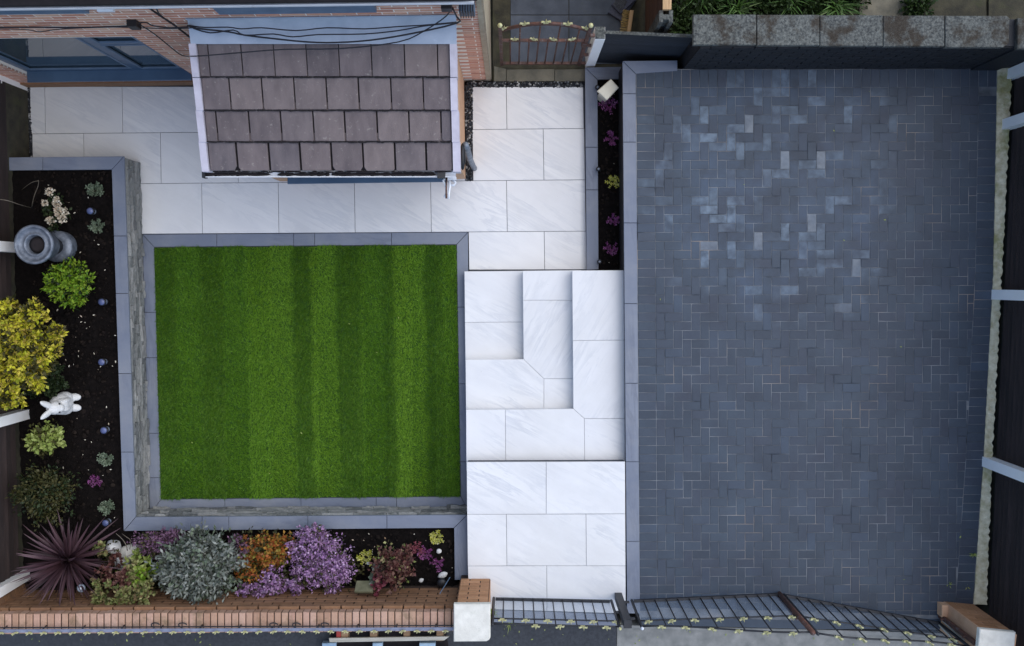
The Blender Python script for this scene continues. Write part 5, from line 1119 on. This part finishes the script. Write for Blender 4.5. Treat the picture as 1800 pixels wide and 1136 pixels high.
# front bed, left to right
rb = thing('rambling_rose', 'straggly rose with mixed green and bronze leaves in front of white boulders', 'rose'); v1, v2, tips = [], [], []
for i, (x, y, r, z) in enumerate(((185, 1035, .15, .95), (205, 1055, .14, .98), (225, 1050, .12, .95), (195, 1010, .13, .85), (215, 1020, .10, .9), (260, 1035, .10, .95), (250, 1052, .08, 1.0), (238, 1005, .13, .85), (180, 965, .07, .75), (178, 1058, .08, .95), (205, 985, .07, .7))):
    c = W(x, y, z); tips.append(c); (v2 if i in (3, 4, 10) else v1).append(leafcloud(c, (r, r, r * .6), int(1700 * r), 0.05, 0.017, 600 + i, br=10, jit=0.12))
stems(rb, tuple(W(212, 1015, Z_BED - 0.02)), tips, 0.009); cloudobj('foliage', v1, L_ROSE, rb); cloudobj('bronze_foliage', v2, L_WINE, rb)
shrub('lime_perennial', 'bright yellow green leafy clump between the rose and the silver bush', 'plant', 246, 1005, 0.75, 0.19, 0.21, 0.15, [('foliage', L_LIME, 420, 0.055, 0.02, {}), ('tips', L_PALEG, 260, 0.06, 0.02, {})], seed=14, lump=0.4, br=16)
shrub('mauve_heather', 'dull mauve heather along the coping behind the silver bush', 'heather', 292, 955, 0.6, 0.34, 0.17, 0.17, [('flowers', L_MAUVE, 2600, 0.035, 0.011, {}), ('foliage', L_OLIVE, 900, 0.035, 0.01, {})], seed=15, lump=0.4, br=110, jit=0.12, t0=0.4)
shrub('mauve_heather', 'small dark mauve heather patch wedged between silver bush and orange foliage', 'heather', 424, 968, 0.6, 0.10, 0.17, 0.13, [('flowers', L_MAUVE, 800, 0.035, 0.011, {}), ('foliage', L_OLIVE, 300, 0.035, 0.01, {})], seed=16, lump=0.4)
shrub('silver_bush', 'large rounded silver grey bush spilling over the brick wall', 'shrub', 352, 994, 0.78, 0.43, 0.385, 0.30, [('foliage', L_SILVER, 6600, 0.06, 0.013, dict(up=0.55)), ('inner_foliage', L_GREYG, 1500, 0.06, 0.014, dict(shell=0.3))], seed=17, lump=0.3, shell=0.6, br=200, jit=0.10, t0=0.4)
shrub('orange_shrub', 'low shrub with orange and red leaves behind the lilac heather', 'shrub', 470, 966, 0.62, 0.33, 0.23, 0.16, [('foliage', L_ORANGE, 1700, 0.042, 0.018, {}), ('inner_foliage', L_OLIVE, 500, 0.045, 0.016, dict(shell=0.3))], seed=18, lump=0.4, br=60, jit=0.10)
shrub('orange_shrub', 'small patch of orange red leaves enclosed by the lilac heather', 'shrub', 446, 1000, 0.64, 0.17, 0.13, 0.12, [('foliage', L_ORANGE, 520, 0.042, 0.017, {}), ('inner_foliage', L_DARK, 200, 0.045, 0.014, dict(shell=0.3))], seed=28, lump=0.4)
hv = thing('lilac_heather', 'large bright lilac heather mound beside the orange leaved shrub', 'heather'); fl, fo, tp = [], [], []
for i, (x, y, rx, ry) in enumerate(((562, 975, .34, .30), (575, 1005, .32, .22), (545, 955, .24, .18), (480, 1015, .17, .17), (470, 1030, .2, .08), (520, 1022, .13, .12), (435, 1033, .1, .06), (552, 935, .17, .08))):
    c = W(x, y, 0.66); tp.append(c); fl.append(leafcloud(c, (rx, ry, .2), int(22000 * rx * ry) + 300, 0.032, 0.011, 700 + i, br=int(1500 * rx * ry) + 26, jit=0.09, t0=0.45)); fo.append(leafcloud(c, (rx * .95, ry * .95, .16), int(4500 * rx * ry) + 60, 0.04, 0.011, 740 + i, shell=0.3))
stems(hv, tuple(W(545, 985, Z_BED - .02)), tp, 0.01); cloudobj('flowers', fl, L_LILAC, hv); cloudobj('foliage', fo, L_OLIVE, hv)
shrub('wine_shrub', 'open wine red leaved shrub near the right end of the front bed', 'shrub', 693, 990, 0.72, 0.27, 0.27, 0.22, [('foliage', L_WINE, 1150, 0.048, 0.019, {}), ('pale_tips', L_ROSE, 130, 0.04, 0.015, {})], seed=20, lump=0.45, shell=0.3, br=42, jit=0.09)
shrub('crimson_foliage', 'small crimson sprays hanging to the wall beneath the wine red shrub', 'plant', 672, 1024, 0.8, 0.10, 0.14, 0.1, [('foliage', L_CRIMSON, 190, 0.045, 0.016, {})], seed=21, lump=0.4, nst=4, br=9)
shrub('variegated_plant', 'pale green and white edged leaves between grey slab and wine shrub', 'plant', 660, 1008, 0.7, 0.085, 0.14, 0.09, [('foliage', L_GREYG, 150, 0.05, 0.018, {}), ('pale_leaves', L_SILVER, 50, 0.045, 0.017, {})], seed=22, lump=0.4, nst=4, br=10)
rosette('yellow_sprig_plant', 'yellow sprig plant between lilac heather and wine red shrub', 'plant', 645, 979, 0.52, 0.104, 26, L_YSPRIG, 60, None, 0.25)
rosette('yellow_sprig_plant', 'pale yellow sprig plant below the mitred coping corner of the front bed', 'plant', 768, 944, 0.48, 0.084, 36, L_YSPRIG, 61, None, 0.25)
rosette('magenta_sprig_plant', 'magenta sprig plant touching the right side of the wine red shrub', 'plant', 748, 972, 0.48, 0.084, 28, L_MAGENTA, 62, None, 0.25)
rosette('crimson_sprig_plant', 'crimson sprig plant between the wine shrub and magenta sprigs', 'plant', 734, 966, 0.50, 0.09, 22, L_CRIMSON, 63, None, 0.25)
rosette('magenta_sprig_plant', 'magenta sprig plant beneath the round white pebble in the front bed', 'plant', 770, 990, 0.48, 0.084, 30, L_MAGENTA, 64, None, 0.25)
uv = []; g_ = np.random.default_rng(55)
for i in range(46):
    x, y = g_.uniform(165, 625), g_.uniform(965, 1035); c = W(x, y, 0.5); uv.append(leafcloud(c, (0.13, 0.10, 0.12), 70, 0.04, 0.012, 1200 + i, shell=0.25))
o = cloudobj('bed_undergrowth', uv, L_OLIVE, None); o['kind'] = 'stuff'; o['label'] = 'low dull leaves and stems filling between the shrubs of the front bed'
# narrow planter
for i, (x, y, m, l) in enumerate(((1070, 186, L_MAGENTA, 'magenta heather touching the cream square lantern in the narrow planter'), (1075, 244, L_MAGENTA, 'magenta heather second below the cream lantern in the narrow planter'), (1077, 320, L_YSPRIG, 'only yellow green heather in the narrow planter'), (1077, 386, L_MAGENTA, 'magenta heather directly below the yellow one in the narrow planter'), (1075, 437, L_MAGENTA, 'magenta heather nearest the white steps in the narrow planter'))):
    rosette('planter_heather', l, 'heather', x, y, 0.09, 0.085 if i else 0.095, 28 if i != 2 else 24, m, 80 + i, 'heathers in the narrow planter', 0.26, (0.1, 1.2), 0.04)

# ------------------------------------------------------------------ ornaments
LG = 'round solar lights in the left bed'
for (x, y, l) in ((160, 371, 'round solar light between two grey green tufts'), (180, 531, 'round solar light level with the clipped lime shrub'), (180, 637, 'round solar light level with the golden bush'), (184, 757, 'round solar light level with the pale shrub under the rabbit'), (187, 920, 'round solar light at the bottom corner of the left bed coping')):
    t = thing('solar_light', l, 'solar light', LG); c = W(x - 2, y, 0.56); b = MB(); b.tube([(c.x, c.y, Z_BED - .05), (c.x, c.y, 0.52)], 0.012, 6); b.obj('stake', M_BLACK, t)
    b = MB(); b.lathe([(0.02, 0.50), (0.043, 0.52), (0.046, 0.548), (0.040, 0.556)], 14, (c.x, c.y, 0)); b.obj('head', M_BLACK, t, True); b = MB(); b.lathe([(0.038, 0.5562), (0.034, 0.566), (0.012, 0.571)], 14, (c.x, c.y, 0)); b.obj('cell', M_BLUELIGHT, t, True)
    b = MB(); b.lathe([(0.016, 0.46), (0.034, 0.47), (0.036, 0.499)], 12, (c.x, c.y, 0)); b.obj('lens', M_ZINC, t, True)
for (x, y, l) in ((1050.5, 153, 'small stake light at the corner beside the cream lantern'), (1052, 297, 'small stake light on the coping level with the yellow heather'), (1054, 460, 'small stake light on the coping nearest the white steps')):
    t = thing('stake_light', l, 'stake light', 'stake lights on the narrow planter edge'); c = W(x, y, 0.2); b = MB(); b.lathe([(0.014, 0.12), (0.026, 0.15), (0.028, 0.19), (0.018, 0.2)], 12, (c.x, c.y, 0)); b.obj('head', M_BLACK, t, True); b = MB(); b.lathe([(0.016, 0.2002), (0.012, 0.203)], 12, (c.x, c.y, 0)); b.obj('cell', M_ZINC, t, True)
    b = MB(); b.tube([(c.x, c.y, 0.125), (c.x + 0.03, c.y - 0.01, 0.1), (c.x + 0.034, c.y - 0.01, 0.02)], 0.008, 5); b.obj('stake', M_BLACK, t)
t = thing('cream_lantern', 'cream square topped lantern turned diagonally in the narrow planter', 'lantern'); zt = 0.42; q = poly([(1049.5, 160), (1074, 138.5), (1088, 154), (1067, 176)], zt)
cq = Vector((sum(p[0] for p in q) / 4, sum(p[1] for p in q) / 4)); sq = lambda k: [tuple(cq + (Vector(p) - cq) * k) for p in q]
b = MB(); b.prism(ccw(sq(1.0)), zt - 0.03, zt, 0.008); b.obj('lid', M_CREAM, t); b = MB(); b.prism(ccw(sq(0.72)), 0.06, zt - 0.0305); b.obj('body', M_CREAM, t); b = MB(); b.prism(ccw(sq(0.9)), 0.03, 0.0595, 0.006); b.obj('foot', M_CREAM, t)
# tall grey pot
t = thing('grey_urn', 'tall weathered grey cylindrical pot on a round plinth in the left bed', 'pot'); c = W(105, 429, Z_BED); c = W(58, 430, 1.02); 
b = MB(); b.lathe([(0.165, 0.36), (0.175, 0.40), (0.180, 0.52), (0.172, 0.54), (0.10, 0.545)], 32, (c.x + 0.01, c.y, 0)); b.obj('plinth', M_ZINC, t, True)
b = MB(); b.lathe([(0.09, 0.54), (0.085, 0.62), (0.10, 0.72)], 28, (c.x + 0.005, c.y, 0)); b.obj('neck', M_BLACK, t, True)
b = MB(); b.lathe([(0.10, 0.72), (0.150, 0.735), (0.158, 0.76), (0.190, 0.96), (0.212, 0.975), (0.214, 1.01), (0.203, 1.02), (0.186, 1.02), (0.178, 0.99), (0.13, 0.965), (0.122, 0.985), (0.108, 0.985), (0.098, 0.95), (0.092, 0.84), (0.03, 0.82)], 40, (c.x, c.y, 0)); b.obj('barrel', M_ZINC, t, True)
b = MB(); b.lathe([(0.09, 0.925), (0.05, 0.93), (0.01, 0.932)], 24, (c.x, c.y, 0)); b.obj('inner_plate', M_UNDER, t, True)
# rabbit statue
t = thing('rabbit_statue', 'white stone rabbit ornament with raised ears standing in the left bed', 'statue'); c = W(121, 707, Z_BED); th = math.radians(-14)
def E(b, o, r, rot=None): b.blob((c.x + o[0], c.y + o[1], Z_BED + o[2]), r, 14, 10, rot)
b = MB(); E(b, (-0.01, 0.0, 0.16), (0.115, 0.125, 0.17)); E(b, (0.0, 0.06, 0.10), (0.09, 0.075, 0.10)); E(b, (0.0, -0.06, 0.10), (0.09, 0.075, 0.10)); E(b, (0.03, 0, 0.24), (0.08, 0.085, 0.11)); E(b, (0.02, -0.015, 0.38), (0.085, 0.078, 0.085)); E(b, (0.075, -0.02, 0.365), (0.05, 0.05, 0.045)); E(b, (0.08, 0.05, 0.22), (0.03, 0.028, 0.08)); E(b, (0.08, -0.05, 0.22), (0.03, 0.028, 0.08)); E(b, (-0.12, 0, 0.08), (0.05, 0.05, 0.05))
for sy in (-1, 1): E(b, (0.085, 0.062 * sy, 0.03), (0.075, 0.045, 0.032)); E(b, (0.0, -0.015 + 0.05 * sy, 0.50), (0.024, 0.036, 0.11), Matrix.Rotation(-0.42 * sy, 3, 'X') @ Matrix.Rotation(-0.25, 3, 'Y'))
o = b.obj('body', M_STATUE, t, True); md = o.modifiers.new('remesh', 'REMESH'); md.mode = 'VOXEL'; md.voxel_size = 0.011; md.use_smooth_shade = True
b = MB()
for sy in (-1, 1): b.blob((c.x + 0.085, c.y - 0.015 + 0.045 * sy, Z_BED + 0.395), (0.012, 0.012, 0.012), 8, 6)
b.obj('eyes', M_BLACK, t, True)
# boulders, stones, slab
def stone(name, label, cat, px, py, z, r, m, seed, group=None):
    c = W(px, py, z + r[2] * 0.4); b = MB(); b.blob((c.x, c.y, z + r[2] * 0.35), r, 12, 8, Matrix.Rotation(seed * 1.3, 3, 'Z'), 0.09, 0, random.Random(seed)); return tag(b.obj(name, m, None, True), label, cat, group)
stone('boulder', 'upright white boulder at the top left of the rambling rose', 'boulder', 200, 962, Z_BED, (0.07, 0.09, 0.13), M_STATUE, 3); stone('boulder', 'broad pale boulder between the rose stems and the bed coping', 'boulder', 230, 972, Z_BED, (0.14, 0.10, 0.12), M_CONC, 5); stone('boulder', 'low white boulder peeping through the rose leaves', 'boulder', 216, 988, Z_BED, (0.12, 0.10, 0.12), M_STATUE, 6)
stone('white_stone', 'round white stone between yellow and magenta sprigs', 'stone', 771.5, 969, Z_BED, (0.032, 0.030, 0.02), M_STATUE, 8); stone('white_stone', 'oval white stone near the brick wall beside the wine shrub', 'stone', 740.5, 1020, Z_BED, (0.026, 0.034, 0.02), M_STATUE, 9); stone('white_stone', 'ragged white shell like stone below the lowest magenta sprig', 'stone', 778, 1011, Z_BED, (0.06, 0.036, 0.025), M_STATUE, 10)
t = thing('leaning_slab', 'grey green square slab leaning on the inside of the brick wall', 'slab')
b = MB(); q0, q1 = W(627, 1021, 0.72), W(658, 1021, 0.72); q2, q3 = W(655, 1040, 0.88), W(623, 1040, 0.88)
b.add([q0, q1, q2, q3] + [v + Vector((0, -0.03, -0.03)) for v in (q0, q1, q2, q3)], [(0, 3, 2, 1), (4, 5, 6, 7), (0, 1, 5, 4), (1, 2, 6, 5), (2, 3, 7, 6), (3, 0, 4, 7)]); b.obj('stone_panel', M_MOSSY, t)
b = MB(); q4, q5 = W(634, 1030, 0.42), W(650, 1030, 0.42); m_ = (q4 + q5) / 2; b.box((m_.x, m_.y - 0.04, 0.56), (0.14, 0.05, 0.34)); b.obj('prop', M_AGED, t)
t = thing('stake_lantern', 'dark solar lamp tipped over by the brick wall near the pier', 'solar light'); c = W(776, 1026, 0.55)
b = MB(); b.lathe([(0.02, 0.46), (0.05, 0.5), (0.056, 0.54), (0.04, 0.555)], 14, (c.x, c.y, 0)); b.obj('head', M_BLACK, t, True); b = MB(); b.tube([W(773, 1044, 0.9), W(791, 1015, 0.62)], 0.005, 5); b.obj('rod', M_GREYG if False else M_STEELBLUE, t)
t = thing('chrome_lamp', 'small ring topped garden lamp among the bronze spiky leaves', 'lamp'); c = W(143, 1034, 0.95)
b = MB(); b.lathe([(0.03, 0.93), (0.045, 0.94), (0.047, 0.96), (0.035, 0.965), (0.022, 0.95)], 16, (c.x, c.y, 0)); b.obj('ring', M_ZINC, t, True); b = MB(); b.lathe([(0.02, 0.945), (0.012, 0.96)], 10, (c.x, c.y, 0)); b.obj('bulb', M_WHITE, t, True); b = MB(); b.tube([(c.x, c.y, Z_BED - .03), (c.x, c.y, 0.94)], 0.008, 6); b.obj('stake', M_BLACK, t)
def twig(label, pts, r=0.006): b = MB(); b.tube(smooth([W(*p) for p in pts]), [r * (1 - 0.6 * i / (3 * (len(pts) - 1))) for i in range(3 * (len(pts) - 1) + 1)], 5); return tag(b.obj('bare_twig', M_TWIG, None, True), label, 'twig', 'bare twigs in the left bed')
twig('long bare twig reaching in from the fence towards the white rose', [(-5, 350, 1.0), (14, 353, 0.95), (35, 360, 0.8), (57, 366, 0.42)]); twig('curved bare twig bending up from the soil above the white rose', [(56, 364, 0.41), (60, 345, 0.6), (67, 327, 0.7), (68, 317, 0.75)]); twig('thin bare twig arching from the curved twig towards the fence', [(68, 318, 0.75), (58, 320, 0.72), (48, 326, 0.65), (38, 334, 0.5)], 0.004)
twig('pale leafless rose shoot curling above the white boulders', [(224, 968, 0.7), (221, 957, 0.8), (214, 947, 0.85), (204, 938, 0.9)], 0.006)
twig('thin brown shoot beside the mitred coping corner', [(228, 966, 0.6), (229, 950, 0.62), (222, 944, 0.65), (214, 938, 0.6)], 0.005)
# neighbour's strap leaved plants
for i, (x, y, n, l) in enumerate(((1232, -6, 60, 'strap leaved clump nearest the timber topped fence'), (1296, 14, 70, 'bushy bright strap leaved clump behind the first coping joint'), (1392, 0, 60, 'strap leaved clump behind the second coping slab'), (1474, 8, 75, 'strap leaved clump touching the pale paving slab'))):
    t = thing('strap_plant', l, 'plant', 'strap leaved plants behind the black wall'); c = W(x, y, 0.62); g = random.Random(90 + i)
    for k in range(n):
        b = MB(); a = g.uniform(0, 6.28); strap(b, (c.x + g.uniform(-.05, .05), c.y + g.uniform(-.05, .05), 0.52), a, math.radians(g.uniform(20, 80)), g.uniform(0.22, 0.36), g.uniform(0.006, 0.010), g.uniform(0.6, 1.5), 5); b.obj('leaf', L_STRAP, t)
uv = [leafcloud(W(x, y, 0.58), (0.16, 0.16, 0.09), 420, 0.06, 0.016, 900 + i, shell=0.2) for i, (x, y) in enumerate(((1204, 22), (1206, 52), (1250, 10), (1275, -4), (1335, 6), (1345, -14), (1420, 8), (1440, -8), (1370, 14), (1500, -6), (1310, -18), (1612, 8)))]
o = cloudobj('undergrowth', uv, L_UNDER, None); o['kind'] = 'stuff'; o['label'] = 'dark green ground cover behind the black wall'
shrub_t = thing('strap_plant', 'small grassy tuft squeezed between concrete post and black wall', 'plant', 'strap leaved plants behind the black wall'); c = W(1203, 52, 0.6); g = random.Random(99)
for k in range(34): b = MB(); strap(b, (c.x, c.y, 0.5), g.uniform(0, 6.28), math.radians(g.uniform(25, 80)), g.uniform(0.14, 0.24), 0.006, 1.0, 4); b.obj('leaf', L_STRAP, shrub_t)
# weeds at the gate and drive corner
def weed(label, px, py, z, n, m, r, seed):
    t = thing('weed', label, 'weed', 'weeds along the gates'); c = W(px, py, z); g = random.Random(seed); b = MB()
    for k in range(n): strap(b, (c.x, c.y, z - 0.02), g.uniform(0, 6.28), math.radians(g.uniform(15, 80)), r * g.uniform(0.6, 1), 0.005, 0.8, 4)
    b.obj('leaves', m, t)
weed('dry straw coloured weed on the pavement in front of the path gate', 896, 1094, Z_STREET + .02, 12, L_PALEG, 0.16, 1); weed('green weed sprouting at the foot of the left brick pier', 865, 1075, 0.6, 26, L_PALEG, 0.16, 2); weed('small weed in the drive joint just above the right pier', 1668, 1028, 0.6, 9, L_PALEG, 0.07, 3); weed('tiny yellow weed by the mortar strip above the right pier', 1700, 1032, 0.6, 8, L_YSPRIG, 0.06, 4); weed('weed by the mortar strip furthest from the right pier', 1712, 975, 0.62, 10, L_PALEG, 0.08, 5)
# soil clods and bark bits
g_ = random.Random(404); b = MB()
for (x0_, y0_, x1_, y1_, z, n) in ((58, 302, 200, 930, Z_BED, 900), (235, 935, 796, 1040, Z_BED, 420), (1056, 145, 1090, 470, 0.05, 160)):
    for k in range(n):
        c = W(g_.uniform(x0_, x1_), g_.uniform(y0_, y1_), z + 0.012); r = g_.uniform(0.006, 0.02) * (1 if g_.random() < .9 else 1.6)
        b.blob(c, (r * g_.uniform(.8, 1.6), r, r * .7), 6, 4, Matrix.Rotation(g_.uniform(0, 6), 3, 'Z'), 0.2, 0, g_)
o = b.obj('soil_clods', M_CLOD, None); o['kind'] = 'stuff'; o['label'] = 'dark crumbs of soil and bark on the beds'
# fallen leaves and petals
def litter(name, label, areas, m, seed, size=0.012):
    g = random.Random(seed); b = MB()
    for (x0_, y0_, x1_, y1_, z, n) in areas:
        for k in range(n):
            c = W(g.uniform(x0_, x1_), g.uniform(y0_, y1_), z); a = g.uniform(0, 6.28); l = size * g.uniform(0.5, 1.4); d = Vector((math.cos(a), math.sin(a), g.uniform(-.2, .2))) * l; s = Vector((-math.sin(a), math.cos(a), g.uniform(-.3, .3))) * l * 0.45
            b.add([c - d, c + s, c + d, c - s], [(0, 1, 2, 3)])
    o = b.obj(name, m); o['kind'] = 'stuff'; o['label'] = label
litter('fallen_petals', 'pale petals and leaf bits scattered on the dark soil', [(100, 540, 205, 650, 0.425, 26), (60, 320, 190, 480, 0.425, 16), (110, 700, 205, 930, 0.425, 16), (610, 935, 800, 1030, 0.425, 22), (1056, 150, 1092, 470, 0.07, 8)], L_WHITE, 5)
litter('fallen_leaves', 'small dry leaves dropped on lawn, paving and pavement', [(290, 450, 800, 860, 0.034, 7), (1130, 150, 1700, 1040, 0.604, 9), (0, 1118, 560, 1134, Z_STREET + .004, 12), (880, 1100, 1080, 1134, Z_STREET + .004, 10), (1100, 1100, 1700, 1134, Z_STREET + .004, 12), (830, 160, 1090, 1040, 0.604, 0)], L_PALEG, 6, 0.014)
